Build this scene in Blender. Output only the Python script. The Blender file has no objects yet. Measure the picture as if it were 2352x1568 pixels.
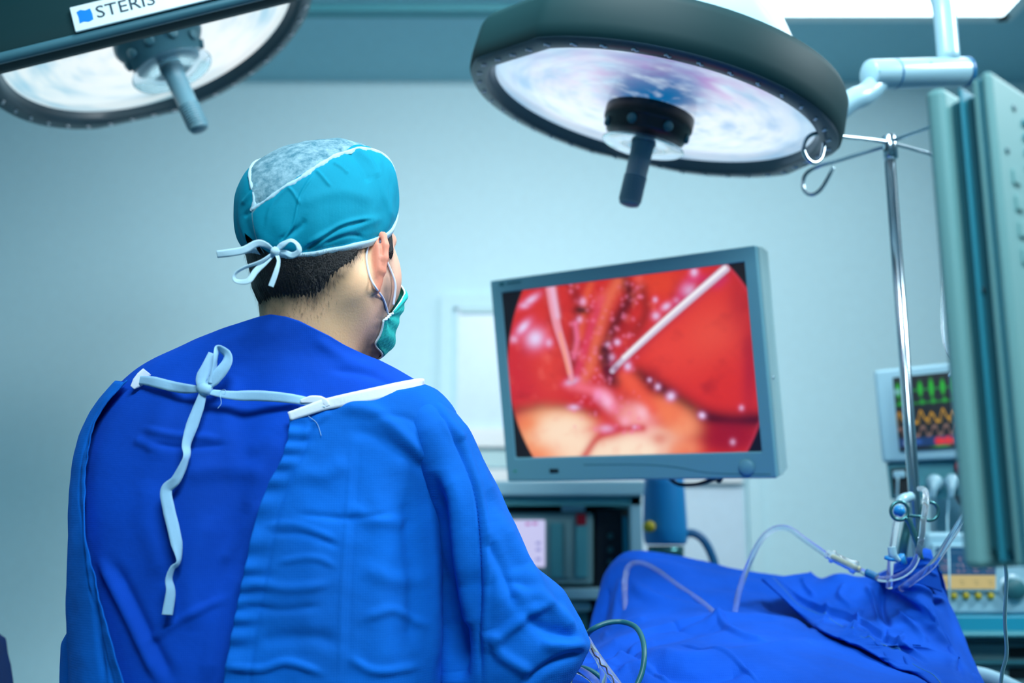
import bpy, bmesh, math, random
import numpy as np
from mathutils import Vector, Matrix
random.seed(7); RNG = np.random.default_rng(11)
S = bpy.context.scene
COL = S.collection

# ------------------------------------------------------------------ camera
FPX = 35/36*2352; PITCH = math.radians(10.6); CAM = np.array([0, 0, 1.27])
FW = np.array([0, math.cos(PITCH), math.sin(PITCH)]); UP = np.array([0, -math.sin(PITCH), math.cos(PITCH)])
cd = bpy.data.cameras.new('camera'); cam = bpy.data.objects.new('camera', cd); COL.objects.link(cam)
cam.location = CAM; cam.rotation_euler = (math.pi/2+PITCH, 0, 0)
cd.lens = 35; cd.sensor_width = 36; cd.clip_start = .05
cd.dof.use_dof = True; cd.dof.focus_distance = 1.26; cd.dof.aperture_fstop = 2.3; cd.dof.aperture_blades = 9
S.camera = cam
S.view_settings.view_transform = 'Standard'; S.view_settings.look = 'None'
S.view_settings.gamma = 1; S.view_settings.use_curve_mapping = False; S.view_settings.exposure = -0.04
# ------------------------------------------------------------------ light
w = bpy.data.worlds.new('world'); S.world = w; w.use_nodes = True
w.node_tree.nodes['Background'].inputs[0].default_value = (.25, .62, .8, 1)
w.node_tree.nodes['Background'].inputs[1].default_value = .3
def area(name, loc, target, sx, sy, power, col=(.8, .94, 1), spread=180):
    l = bpy.data.lights.new(name, 'AREA'); l.shape = 'RECTANGLE'; l.size = sx; l.size_y = sy
    l.energy = power; l.color = col; l.spread = math.radians(spread)
    o = bpy.data.objects.new(name, l); COL.objects.link(o); o.location = loc
    o.rotation_euler = (Vector(target)-Vector(loc)).to_track_quat('-Z', 'Y').to_euler(); return o
area('added_wall_washer', (.1, 1.0, 2.95), (-.05, 3.7, 1.4), .7, .4, 34, (.98, .95, .96), 112)  # added unseen lamp, brightens the middle of the back wall
area('added_light_right', (2.0, 1.3, 2.92), (.1, 1.4, 1.2), .7, .7, 30, (.86, .95, 1), 110)  # added unseen lamp, lights gown and drape in the surgical lamp's stead
area('added_fill_rear', (.25, -.3, 2.92), (-.2, 1.2, 1.62), 1.0, .6, 26, (.74, .90, 1), 95)  # added unseen fill for the surgeon's head, neck and shoulders

# ------------------------------------------------------------------ helpers
def at(px, py, Y):
    a = (px-1176)/FPX; b = (784-py)/FPX
    d = np.array([a, math.cos(PITCH)-b*math.sin(PITCH), math.sin(PITCH)+b*math.cos(PITCH)])
    return CAM + d*(Y/d[1])
def raydir(px, py):
    d = at(px, py, 1.0)-CAM; return d/np.linalg.norm(d)
def proj(P):
    d = np.asarray(P)-CAM; k = d@FW
    return np.stack([1176+FPX*d[..., 0]/k, 784-FPX*(d@UP)/k], -1)
def tag(o, label=None, cat=None, group=None, kind=None):
    if label: o['label'] = label
    if cat: o['category'] = cat
    if group: o['group'] = group
    if kind: o['kind'] = kind
    return o
def thing(name, label, cat, loc=(0, 0, 0), group=None):
    o = bpy.data.objects.new(name, None); COL.objects.link(o); o.location = tuple(float(v) for v in loc); o.empty_display_size = .05
    return tag(o, label, cat, group)
def obj(name, geo, m, parent=None, smooth=True, solid=0, sub=0, bevel=0):
    V, F = geo
    me = bpy.data.meshes.new(name); me.from_pydata([tuple(map(float, v)) for v in V], [], [tuple(map(int, f)) for f in F])
    if smooth: me.polygons.foreach_set('use_smooth', [True]*len(me.polygons))
    me.materials.append(m); me.update()
    o = bpy.data.objects.new(name, me); COL.objects.link(o)
    if parent is not None:
        off = Vector((0, 0, 0)); q = parent
        while q is not None: off += q.location; q = q.parent
        me.transform(Matrix.Translation(-off)); o.parent = parent
    if bevel:
        b = o.modifiers.new('b', 'BEVEL'); b.width = bevel; b.segments = 3; b.limit_method = 'ANGLE'; b.angle_limit = math.radians(40)
        wn = o.modifiers.new('w', 'WEIGHTED_NORMAL')
    if solid:
        s = o.modifiers.new('s', 'SOLIDIFY'); s.thickness = solid; s.offset = -1
    if sub:
        s = o.modifiers.new('u', 'SUBSURF'); s.levels = sub; s.render_levels = sub
    return o
def obj2(name, gm, parent=None, **k):
    """one mesh with printed marks in further materials"""
    o = obj(name, merge(*[g for g, m in gm]), gm[0][1], parent, **k); i0 = 0; idx = []
    for i, (g, m) in enumerate(gm):
        if i: o.data.materials.append(m)
        idx += [i]*len(g[1])
    o.data.polygons.foreach_set('material_index', idx); return o
def merge(*gs):
    V = []; F = []
    for v, f in gs:
        n = len(V); V += [tuple(p) for p in v]; F += [tuple(i+n for i in q) for q in f]
    return V, F
def frame(n, ref=(0, 0, 1)):
    n = np.array(n, float); n /= np.linalg.norm(n); ref = np.array(ref, float)
    if abs(n@ref) > .97: ref = np.array([0, 1., 0])
    u = np.cross(ref, n); u /= np.linalg.norm(u); return u, np.cross(n, u), n
def gridfaces(nu, nv, closeu=False):
    F = []
    for j in range(nv-1):
        for i in range(nu if closeu else nu-1):
            i2 = (i+1) % nu
            F.append((j*nu+i, j*nu+i2, (j+1)*nu+i2, (j+1)*nu+i))
    return F
def cr(pts, n):
    """smooth curve through points, evenly resampled"""
    P = np.array(pts, float)
    if len(P) < 3: 
        t = np.linspace(0, 1, n)[:, None]; return P[0]*(1-t)+P[-1]*t
    Q = np.vstack([2*P[0]-P[1], P, 2*P[-1]-P[-2]]); out = []
    for i in range(1, len(Q)-2):
        t = np.linspace(0, 1, 24, endpoint=False)[:, None]
        p0, p1, p2, p3 = Q[i-1:i+3]
        out.append(.5*((2*p1)+(-p0+p2)*t+(2*p0-5*p1+4*p2-p3)*t**2+(-p0+3*p1-3*p2+p3)*t**3))
    out = np.vstack(out+[P[-1:]])
    s = np.r_[0, np.cumsum(np.linalg.norm(np.diff(out[:, :], axis=0), axis=1))]
    t = np.linspace(0, s[-1], n)
    return np.stack([np.interp(t, s, out[:, k]) for k in range(out.shape[1])], 1)
def tube(pts, r, seg=12, n=None, caps=True):
    P = cr(pts, n or max(8, len(pts)*8)) if (n is None or n > 2) else np.array(pts, float)
    rr = np.interp(np.linspace(0, 1, len(P)), np.linspace(0, 1, len(r)), r) if hasattr(r, '__len__') else np.full(len(P), r)
    T = np.gradient(P, axis=0); T /= np.linalg.norm(T, axis=1)[:, None]+1e-12
    u, v, _ = frame(T[0]); V = []
    for i in range(len(P)):
        u = u-T[i]*(u@T[i]); u /= np.linalg.norm(u); v = np.cross(T[i], u)
        for k in range(seg):
            a = 2*math.pi*k/seg; V.append(P[i]+rr[i]*(math.cos(a)*u+math.sin(a)*v))
    F = gridfaces(seg, len(P), True)
    if caps: F += [tuple(range(seg))[::-1], tuple((len(P)-1)*seg+k for k in range(seg))]
    return V, F
def lathe(prof, c, n, seg=64, rfun=None, ref=(0, 0, 1), caps=True):
    """profile of (radius, height along n)"""
    u, v, n = frame(n, ref); V = []; c = np.array(c, float)
    for r, h in prof:
        for k in range(seg):
            a = 2*math.pi*k/seg; q = rfun(a, r) if rfun else r
            V.append(c+n*h+q*(math.cos(a)*u+math.sin(a)*v))
    F = [f[::-1] for f in gridfaces(seg, len(prof), True)]
    if caps and prof[0][0] > 0: F.append(tuple(range(seg)))
    if caps and prof[-1][0] > 0: F.append(tuple((len(prof)-1)*seg+k for k in range(seg))[::-1])
    return V, F
def box(c, s, R=None):
    V = []
    for x in (-.5, .5):
        for y in (-.5, .5):
            for z in (-.5, .5):
                p = np.array([x*s[0], y*s[1], z*s[2]]); p = R@p if R is not None else p; V.append(np.array(c)+p)
    return V, [(0, 1, 3, 2), (4, 6, 7, 5), (0, 4, 5, 1), (2, 3, 7, 6), (0, 2, 6, 4), (1, 5, 7, 3)]
def rot(a, b, g):
    ca, sa, cb, sb, cg, sg = math.cos(a), math.sin(a), math.cos(b), math.sin(b), math.cos(g), math.sin(g)
    return np.array([[ca, -sa, 0], [sa, ca, 0], [0, 0, 1]])@np.array([[1, 0, 0], [0, cb, -sb], [0, sb, cb]])@np.array([[cg, 0, sg], [0, 1, 0], [-sg, 0, cg]])
def ribbon(P, wid, facing=None, th=.0006, n=60, twist=None):
    """flat strip through 3D points"""
    P = cr(P, n); T = np.gradient(P, axis=0); T /= np.linalg.norm(T, axis=1)[:, None]+1e-12
    W = np.interp(np.linspace(0, 1, n), np.linspace(0, 1, len(wid)), wid) if hasattr(wid, '__len__') else np.full(n, wid)
    tw = np.interp(np.linspace(0, 1, n), np.linspace(0, 1, len(twist)), twist) if twist is not None else np.zeros(n)
    V = []
    for i in range(n):
        N = (CAM-P[i]) if facing is None else np.array(facing, float); N = N-T[i]*(N@T[i]); N /= np.linalg.norm(N)
        B = np.cross(T[i], N); B, N = B*math.cos(tw[i])+N*math.sin(tw[i]), N*math.cos(tw[i])-B*math.sin(tw[i])
        for a, b in ((-.5, .5), (-.25, .7), (0, .8), (.25, .7), (.5, .5), (.5, -.5), (-.5, -.5)): V.append(P[i]+B*W[i]*a+N*th*b)
    F = gridfaces(7, n, True)+[tuple(range(7))[::-1], tuple((n-1)*7+k for k in range(7))]
    return V, F
def fbm(P, sc, seed=0, oct=3):
    r = np.random.default_rng(seed); P = np.asarray(P); out = np.zeros(P.shape[:-1]); amp = 1
    for o in range(oct):
        for k in range(6):
            d = r.normal(size=P.shape[-1]); d /= np.linalg.norm(d)
            d2 = r.normal(size=P.shape[-1])
            out += amp*np.sin((P@d)*sc*2**o*r.uniform(.7, 1.3)+r.uniform(0, 6.3)+1.3*np.sin((P@d2)*sc*.6*2**o+r.uniform(0, 6)))/6
        amp *= .5
    return out
def segdist(q, line):
    """distance of 2D points q to a polyline"""
    L = cr(line, 30) if len(line) > 2 else np.array(line, float)
    best = np.full(q.shape[:-1], 1e9); tt = np.zeros(q.shape[:-1])
    for i in range(len(L)-1):
        a, b = L[i], L[i+1]; d = b-a
        t = np.clip(((q-a)@d)/(d@d+1e-9), 0, 1); e = np.linalg.norm(q-(a+t[..., None]*d), axis=-1)
        m = e < best; best = np.where(m, e, best); tt = np.where(m, (i+t)/(len(L)-1), tt)
    return best, tt
def folds(P, fl):
    """height of cloth folds: (polyline, width, amplitude)"""
    q = proj(P); out = np.zeros(q.shape[:-1])
    for line, wd, am in fl:
        d, t = segdist(q, line); out += am*np.exp(-(d/wd)**2)*np.clip(np.minimum(t, 1-t)*6+.15, 0, 1)
    return out
def gridnormals(G, closeu=False):
    if closeu:
        du = np.roll(G, -1, 1)-np.roll(G, 1, 1)
    else: du = np.gradient(G, axis=1)
    dv = np.gradient(G, axis=0); N = np.cross(du, dv); return N/(np.linalg.norm(N, axis=-1)[..., None]+1e-12)
def geo(G, closeu=False):
    nv, nu = G.shape[:2]; return list(G.reshape(-1, 3)), gridfaces(nu, nv, closeu)

# ------------------------------------------------------------------ materials
def nt(name):
    m = bpy.data.materials.new(name); m.use_nodes = True; t = m.node_tree; return m, t, t.nodes['Principled BSDF']
def mat(name, col, rough=.5, metal=0, bump=None, var=0, spec=.5, sheen=0, coat=0, trans=0, ior=1.45, emit=None, es=0, alpha=1, sss=0):
    m, t, b = nt(name); L = t.links
    b.inputs['Base Color'].default_value = (*col, 1); b.inputs['Roughness'].default_value = rough; b.inputs['Metallic'].default_value = metal
    b.inputs['Specular IOR Level'].default_value = spec; b.inputs['Coat Weight'].default_value = coat; b.inputs['IOR'].default_value = ior
    b.inputs['Transmission Weight'].default_value = trans; b.inputs['Alpha'].default_value = alpha
    if sheen: b.inputs['Sheen Weight'].default_value = sheen; b.inputs['Sheen Roughness'].default_value = .4; b.inputs['Sheen Tint'].default_value = (*[min(1, c*1.5+.1) for c in col], 1)
    if sss: b.inputs['Subsurface Weight'].default_value = sss; b.inputs['Subsurface Radius'].default_value = (.01, .004, .002)
    if emit: b.inputs['Emission Color'].default_value = (*emit, 1); b.inputs['Emission Strength'].default_value = es
    tc = t.nodes.new('ShaderNodeTexCoord')
    if bump:
        n = t.nodes.new('ShaderNodeTexNoise'); n.inputs['Scale'].default_value = bump[0]; n.inputs['Detail'].default_value = 4
        L.new(tc.outputs['Object'], n.inputs['Vector'])
        bp = t.nodes.new('ShaderNodeBump'); bp.inputs['Strength'].default_value = bump[1]; bp.inputs['Distance'].default_value = bump[2] if len(bump) > 2 else .001
        L.new(n.outputs['Fac'], bp.inputs['Height']); L.new(bp.outputs['Normal'], b.inputs['Normal'])
    if var:
        n = t.nodes.new('ShaderNodeTexNoise'); n.inputs['Scale'].default_value = 30; n.inputs['Detail'].default_value = 5
        L.new(tc.outputs['Object'], n.inputs['Vector'])
        r = t.nodes.new('ShaderNodeValToRGB'); r.color_ramp.elements[0].position = .3; r.color_ramp.elements[1].position = .7
        r.color_ramp.elements[0].color = (*[c*(1-var) for c in col], 1); r.color_ramp.elements[1].color = (*[min(1, c*(1+var)) for c in col], 1)
        L.new(n.outputs['Fac'], r.inputs['Fac']); L.new(r.outputs['Color'], b.inputs['Base Color'])
    return m
def cloth(name, col, weave=900, strength=.25, var=.12, sheen=.15, rough=.85):
    """woven cloth: two crossing thread waves plus blotchy dye"""
    m, t, b = nt(name); L = t.links; tc = t.nodes.new('ShaderNodeTexCoord')
    b.inputs['Roughness'].default_value = rough; b.inputs['Specular IOR Level'].default_value = .15
    b.inputs['Sheen Weight'].default_value = sheen; b.inputs['Sheen Roughness'].default_value = .5; b.inputs['Sheen Tint'].default_value = (*[min(1, c*1.3+.02) for c in col], 1)
    ws = []
    for d in ('X', 'Z'):
        wv = t.nodes.new('ShaderNodeTexWave'); wv.bands_direction = d; wv.inputs['Scale'].default_value = weave/6.3; wv.inputs['Distortion'].default_value = 1.5; wv.inputs['Detail'].default_value = 1
        L.new(tc.outputs['Object'], wv.inputs['Vector']); ws.append(wv)
    mx = t.nodes.new('ShaderNodeMath'); mx.operation = 'MAXIMUM'; L.new(ws[0].outputs['Fac'], mx.inputs[0]); L.new(ws[1].outputs['Fac'], mx.inputs[1])
    bp = t.nodes.new('ShaderNodeBump'); bp.inputs['Strength'].default_value = strength; bp.inputs['Distance'].default_value = .0004
    n2 = t.nodes.new('ShaderNodeTexNoise'); n2.inputs['Scale'].default_value = 45; n2.inputs['Detail'].default_value = 5; L.new(tc.outputs['Object'], n2.inputs['Vector'])
    bp2 = t.nodes.new('ShaderNodeBump'); bp2.inputs['Strength'].default_value = .35; bp2.inputs['Distance'].default_value = .003
    L.new(n2.outputs['Fac'], bp2.inputs['Height']); L.new(bp2.outputs['Normal'], bp.inputs['Normal'])
    L.new(mx.outputs[0], bp.inputs['Height']); L.new(bp.outputs['Normal'], b.inputs['Normal'])
    n = t.nodes.new('ShaderNodeTexNoise'); n.inputs['Scale'].default_value = 9; n.inputs['Detail'].default_value = 6; L.new(tc.outputs['Object'], n.inputs['Vector'])
    r = t.nodes.new('ShaderNodeValToRGB'); r.color_ramp.elements[0].position = .35; r.color_ramp.elements[1].position = .68
    r.color_ramp.elements[0].color = (*[c*(1-var) for c in col], 1); r.color_ramp.elements[1].color = (*[min(1, c*(1+var)) for c in col], 1)
    L.new(n.outputs['Fac'], r.inputs['Fac']); L.new(r.outputs['Color'], b.inputs['Base Color'])
    return m
def colored(name, strength=None, rough=.6, bump=None):
    """colour comes from the mesh's own colour attribute; emissive when strength is given"""
    m, t, b = nt(name); a = t.nodes.new('ShaderNodeVertexColor'); a.layer_name = 'Col'
    b.inputs['Roughness'].default_value = rough
    if strength is None: t.links.new(a.outputs['Color'], b.inputs['Base Color'])
    else:
        b.inputs['Base Color'].default_value = (.01, .01, .012, 1)
        t.links.new(a.outputs['Color'], b.inputs['Emission Color']); b.inputs['Emission Strength'].default_value = strength
    if bump:
        tc = t.nodes.new('ShaderNodeTexCoord'); n = t.nodes.new('ShaderNodeTexNoise'); n.inputs['Scale'].default_value = bump[0]; n.inputs['Detail'].default_value = 4
        t.links.new(tc.outputs['Object'], n.inputs['Vector']); bp = t.nodes.new('ShaderNodeBump'); bp.inputs['Strength'].default_value = bump[1]; bp.inputs['Distance'].default_value = .001
        t.links.new(n.outputs['Fac'], bp.inputs['Height']); t.links.new(bp.outputs['Normal'], b.inputs['Normal'])
    return m
def setcol(o, C):
    a = o.data.color_attributes.new('Col', 'FLOAT_COLOR', 'POINT'); C = np.asarray(C, float)
    a.data.foreach_set('color', np.c_[C, np.ones(len(C))].ravel())
def lin(c):
    c = np.asarray(c, float)/255; return np.where(c <= .04045, c/12.92, ((c+.055)/1.055)**2.4)

M = dict(
 wall=mat('wall_paint', (.54, .83, .90), .55, bump=(60, .08), var=.02),
 ceil=mat('ceiling_paint', (.33, .62, .72), .6, bump=(50, .08), var=.02),
 trim=mat('white_trim', (.78, .88, .9), .4), doorleaf=mat('door_paint', (.6, .8, .92), .35, var=.02), doorshade=mat('door_seal', (.45, .7, .74), .5),
 floor=mat('floor_vinyl', (.25, .42, .46), .35, var=.06),
 panel=mat('light_diffuser', (.9, .95, 1), .5, emit=(.86, .96, 1), es=2.6),
 scrub=cloth('scrub_cotton', (.001, .066, .50), var=.14), gown=cloth('gown_cotton', (.001, .130, .58), weave=700, var=.14), 
 drape=cloth('drape_cotton', (.0005, .072, .48), weave=700, var=.12),
 tape=cloth('cotton_tape', (.33, .6, .82), weave=1500, strength=.3, var=.06), bind=cloth('binding_tape', (.78, .88, 1.0), weave=1500, strength=.3, var=.04),
 cap=cloth('cap_nonwoven', (.001, .29, .43), weave=1600, strength=.35, var=.06, rough=.7),
 capwhite=cloth('cap_white_trim', (.5, .74, .85), weave=1800, strength=.3, var=.05),
 hair=mat('black_hair', (.008, .008, .009), .42, bump=(500, .8, .002), spec=.5), 
 mask=cloth('mask_nonwoven', (.03, .50, .46), weave=1300, strength=.5, var=.08), maskw=mat('mask_edge', (.7, .85, .9), .7),
 loop=mat('ear_loop', (.72, .78, .95), .6),
 darkhousing=mat('lamp_housing_dark', (.004, .032, .038), .6, spec=.2), bezel=mat('lamp_bezel', (.035, .075, .1), .35),
 white=mat('white_enamel', (.28, .52, .62), .3, coat=.3), whiteplate=mat('white_label_plate', (.62, .84, .88), .4),
 markwhite=mat('mark_white', (.95, .97, 1), .6), logo=mat('label_blue', (.0, .2, .75), .5), ink=mat('label_ink', (.02, .05, .07), .5), hub=mat('lamp_hub_black', (.006, .012, .015), .35),
 hubgrey=mat('lamp_hub_grey', (.05, .17, .22), .4, bump=(300, .1)), grip=mat('lamp_handle_grey', (.1, .25, .32), .35, spec=.5),
 clear=mat('clear_plastic', (.8, .92, 1), .05, trans=.97, ior=1.12), tubing=mat('clear_tubing', (.85, .95, 1), .1, trans=.88, ior=1.16, spec=.8),
 chrome=mat('chrome', (.42, .55, .62), .2, metal=1), steel=mat('dark_steel', (.05, .2, .22), .3, metal=.7),
 bezelgrey=mat('monitor_bezel', (.12, .33, .41), .45, bump=(400, .1)), bezelside=mat('monitor_side', (.26, .44, .47), .4), black=mat('black_plastic', (.006, .012, .016), .4),
 rear=mat('monitor_rear_plastic', (.2, .46, .46), .55, bump=(500, .1)), reardark=mat('monitor_rear_groove', (.03, .16, .2), .5), rearblue=mat('monitor_rear_ridge', (.03, .3, .4), .45),
 paleblue=mat('pale_blue_plastic', (.3, .58, .7), .4), teal=mat('teal_panel', (.02, .14, .17), .5), midteal=mat('mid_teal_panel', (.06, .3, .36), .5),
 stripe=mat('cyan_stripe', (.01, .28, .42), .45), bluecan=mat('blue_canister', (.01, .25, .6), .35), yellow=mat('yellow_knob', (.45, .4, .02), .45),
 hose=mat('blue_hose', (.01, .14, .32), .35), greenwire=mat('green_cable', (.01, .12, .14), .4), wireblack=mat('black_wire', (.005, .005, .01), .5),
 screenpale=mat('lilac_screen', (.1, .1, .1), .4, emit=(.62, .62, .95), es=.9), red=mat('red_light', (.2, .0, .01), .4), navy=cloth('navy_cloth', (.002, .02, .09)),
 shoe=mat('shoe_rubber', (.3, .5, .55), .5), glove=mat('latex_glove', (.7, .72, .6), .4), eye=mat('eye_white', (.7, .7, .68), .2), greypanel=mat('grey_panel', (.14, .3, .33), .5),
)

# ================================================================== ROOM
WY = 3.7; CZ = float(at(1176, 187, WY)[2])
def struct(name, g, m, parent=None, **k):
    o = obj(name, g, m, parent, **k)
    if parent is None: o['kind'] = 'structure'
    return o
X0, X1, Y0 = -3.2, 3.2, -2.2
struct('floor', box((0, (WY+Y0)/2, -.05), (X1-X0+.2, WY-Y0+.2, .1)), M['floor'], smooth=False)
struct('wall_back', box((0, WY+.05, CZ/2), (X1-X0+.2, .1, CZ)), M['wall'], smooth=False)
struct('wall_left', box((X0-.05, (WY+Y0)/2, CZ/2), (.1, WY-Y0, CZ)), M['wall'], smooth=False)
struct('wall_right', box((X1+.05, (WY+Y0)/2, CZ/2), (.1, WY-Y0, CZ)), M['wall'], smooth=False)
struct('wall_front', box((0, Y0-.05, CZ/2), (X1-X0+.2, .1, CZ)), M['wall'], smooth=False)
struct('ceiling', box((0, (WY+Y0)/2, CZ+.05), (X1-X0+.2, WY-Y0+.2, .1)), M['ceil'], smooth=False)
struct('baseboard_back', box((0, WY-.008, .06), (X1-X0, .016, .12)), M['trim'], smooth=False)
yt = 3.13
struct('trim_1', box((-1.0, yt, CZ-.012), (2.1, .05, .024)), M['midteal'], smooth=False)
# lit ceiling panel
t = thing('ceiling_light_panel', 'bright white ceiling light panel at the top right corner', 'ceiling light', (1.25, 2.5, CZ))
obj('frame', merge(box((1.25, 3.13, CZ-.02), (.88, .05, .04)), box((1.25, 1.87, CZ-.02), (.88, .05, .04)), box((.82, 2.5, CZ-.02), (.05, 1.3, .04)), box((1.68, 2.5, CZ-.02), (.05, 1.3, .04))), M['trim'], t, smooth=False)
obj('diffuser', box((1.25, 2.5, CZ-.03), (.82, 1.22, .02)), M['panel'], t, smooth=False)
# wide door behind the monitor
dl, dr = at(1015, 700, WY)[0], at(1722, 700, WY)[0]; dz = at(1100, 680, WY)[2]; dc = (dl+dr)/2; dw = dr-dl
d = struct('door_1', box((dc, WY-.012, dz/2-.02), (dw-.12, .024, dz-.06)), M['doorleaf'], smooth=False)
obj('door_frame', merge(box((dl+.02, WY-.016, dz/2), (.05, .03, dz)), box((dr-.02, WY-.016, dz/2), (.05, .03, dz)), box((dc, WY-.016, dz-.025), (dw-.09, .0299, .05))), M['wall'], d, smooth=False)
il = at(1040, 720, WY)[0]
obj('head_seal', box((dc, WY-.03, at(1100, 716, WY)[2]), (dr-il-.1, .014, .022)), M['doorshade'], d, smooth=False)
obj('kick_rail', box((dc, WY-.04, at(1100, 1008, WY)[2]), (dw-.13, .03, .07)), M['trim'], d, smooth=False, bevel=.004)
obj('lower_panel', box((dc, WY-.03, at(1100, 1055, WY)[2]), (dw-.13, .012, .06)), M['doorshade'], d, smooth=False)
obj('bottom_rail', box((dc, WY-.04, at(1100, 1095, WY)[2]), (dw-.13, .03, .05)), M['trim'], d, smooth=False, bevel=.004)

# ================================================================== SURGICAL LAMPS
def lamp(name, label, c, n, kind):
    c = np.array(c); n = np.array(n); n = n/np.linalg.norm(n); u, v, n = frame(n)
    root = thing(name, label, 'surgical lamp', c)
    if kind == 1: tgt = [at(1458, 385, 2.0), at(1945, 262, 1.75), at(1150, 60, 1.5)]
    else: tgt = [at(330, 290, 2.1), at(700, -60, 1.8), at(-40, 100, 1.6)]
    fac = [math.atan2((p-c)@v, (p-c)@u) for p in tgt]
    def rf(a, r):
        if r < .3: return r
        m = r
        for k in fac:
            dd = abs((a-k+math.pi) % (2*math.pi)-math.pi)
            if dd < .6: m = min(m, (r*.958)/math.cos(dd))
        return m
    obj('housing', lathe([(.24, -.08), (.31, -.078), (.326, -.07), (.334, -.055), (.337, -.01), (.336, .006), (.332, .012)], c, n, 192, rf, caps=False), M['darkhousing'], root)
    obj('top_cover', lathe([(.262, -.078), (.262, -.088), (.236, -.13), (.195, -.19), (.15, -.235), (.08, -.262), (.03, -.275)], c, n, 96, caps=False), M['white'], root)
    # fluted glass
    nr, na = 60, 420; V = []; C = []
    A, Rr = np.meshgrid(np.linspace(0, 2*math.pi, na, endpoint=False), np.linspace(.01, .291, nr))
    P = c+n*(-.004+.012*(1-(Rr/.291)**2))[..., None]+Rr[..., None]*(np.cos(A)[..., None]*u+np.sin(A)[..., None]*v)
    V = list(P.reshape(-1, 3)); F = [f[::-1] for f in gridfaces(na, nr, True)]+[tuple(range(na))]
    X = (P-c)@u; Yv = (P-c)@v; q = proj(P); cx, cy = proj(c)
    st = fbm(np.stack([np.cos(A)*3.2, np.sin(A)*3.2, Rr*85], -1), 1.9, 3, 3); st2 = fbm(np.stack([np.cos(A)*7, np.sin(A)*7, Rr*60], -1), 1.6, 9, 3)
    dx, dy = q[..., 0]-cx, q[..., 1]-cy; rn = Rr/.291
    if kind == 1:
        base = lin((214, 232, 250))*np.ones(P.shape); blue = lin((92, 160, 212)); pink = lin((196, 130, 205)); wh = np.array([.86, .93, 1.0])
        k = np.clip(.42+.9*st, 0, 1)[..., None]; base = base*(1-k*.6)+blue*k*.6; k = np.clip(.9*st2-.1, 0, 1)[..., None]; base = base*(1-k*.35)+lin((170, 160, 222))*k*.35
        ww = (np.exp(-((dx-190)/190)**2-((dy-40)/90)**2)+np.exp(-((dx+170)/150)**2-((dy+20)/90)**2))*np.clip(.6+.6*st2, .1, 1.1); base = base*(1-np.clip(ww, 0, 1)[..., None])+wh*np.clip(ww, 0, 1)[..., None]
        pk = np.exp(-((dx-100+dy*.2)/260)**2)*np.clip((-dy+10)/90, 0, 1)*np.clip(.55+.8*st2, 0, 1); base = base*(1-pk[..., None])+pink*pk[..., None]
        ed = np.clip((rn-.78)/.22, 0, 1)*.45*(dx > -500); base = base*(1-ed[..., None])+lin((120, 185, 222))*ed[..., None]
        hb = np.exp(-((dx-10)/112)**4)*np.clip((-dy+15)/30, 0, 1)*np.exp(-((dy+30)/75)**2)*np.clip(1.0+.9*st2, 0, 1); base = base*(1-hb[..., None])+lin((10, 105, 165))*hb[..., None]  # blue shade around the hub, painted into the lens colour
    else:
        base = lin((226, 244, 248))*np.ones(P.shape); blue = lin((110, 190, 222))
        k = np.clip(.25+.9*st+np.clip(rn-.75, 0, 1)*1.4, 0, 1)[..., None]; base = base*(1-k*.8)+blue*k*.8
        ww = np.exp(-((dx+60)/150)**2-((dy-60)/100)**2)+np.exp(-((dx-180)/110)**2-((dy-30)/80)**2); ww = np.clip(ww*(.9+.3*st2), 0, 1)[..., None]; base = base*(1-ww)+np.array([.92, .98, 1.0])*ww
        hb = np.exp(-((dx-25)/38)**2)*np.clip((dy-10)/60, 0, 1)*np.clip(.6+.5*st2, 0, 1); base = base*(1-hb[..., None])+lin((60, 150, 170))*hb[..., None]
    o = obj('glass_lens', (V, F), colored('lamp_glass_%d' % kind, 1.0, .15), root); setcol(o, np.clip(base, 0, 2).reshape(-1, 3))
    # small wavy marks round the bezel
    gs = []
    for k in range(40):
        a0 = 2*math.pi*(k+.3)/40; r0 = rf(a0, .316) ; e1 = math.cos(a0)*u+math.sin(a0)*v; e2 = -math.sin(a0)*u+math.cos(a0)*v
        pp = [c+n*.0182+e1*(r0+.0038*math.sin(s*3.0))+e2*(s*.0048) for s in np.linspace(-1, 1, 7)]
        gs.append(tube(pp, .0018, 5, 9))
    obj2('bezel_ring', [(lathe([(.332, .0121), (.329, .016), (.305, .0185), (.300, .0165), (.296, .006), (.291, -.004)], c, n, 192, rf, caps=False), M['bezel']), (merge(*gs), M['markwhite'])], root)
    # hub, shield, handle
    if kind == 1:
        hb_ = obj('hub', lathe([(.079, -.004), (.081, .012), (.081, .028), (.078, .033), (.074, .036), (.072, .05), (.064, .056), (.02, .057)], c, n, 64), M['hub'], root)
        bo = [lathe([(.009, -.002), (.009, .004), (.006, .006), (.002, .006)], c+n*.043+.0725*(math.cos(a)*u+math.sin(a)*v), math.cos(a)*u+math.sin(a)*v, 16) for a in np.linspace(0, 6.28, 8)[:-1]]
        for g_ in bo: obj('hub_screw', g_, M['teal'], hb_)
        sh = [(.019, .058), (.03, .063), (.05, .066), (.073, .067), (.075, .068), (.073, .0695), (.03, .066), (.019, .062)]; h0, h1 = .056, .182
    else:
        hb_ = obj('hub', lathe([(.085, .0), (.088, .02), (.082, .03), (.078, .032), (.064, .075), (.05, .078), (.02, .079)], c, n, 64), M['hubgrey'], root)
        bo = [lathe([(.0095, -.003), (.0095, .004), (.0065, .0055), (.002, .0055)], c+n*.053+.073*(math.cos(a)*u+math.sin(a)*v), math.cos(a)*u+math.sin(a)*v+n*.35, 16) for a in np.linspace(.2, 6.48, 11)[:-1]]
        for g_ in bo: obj('hub_screw', g_, M['hubgrey'], hb_)
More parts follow.
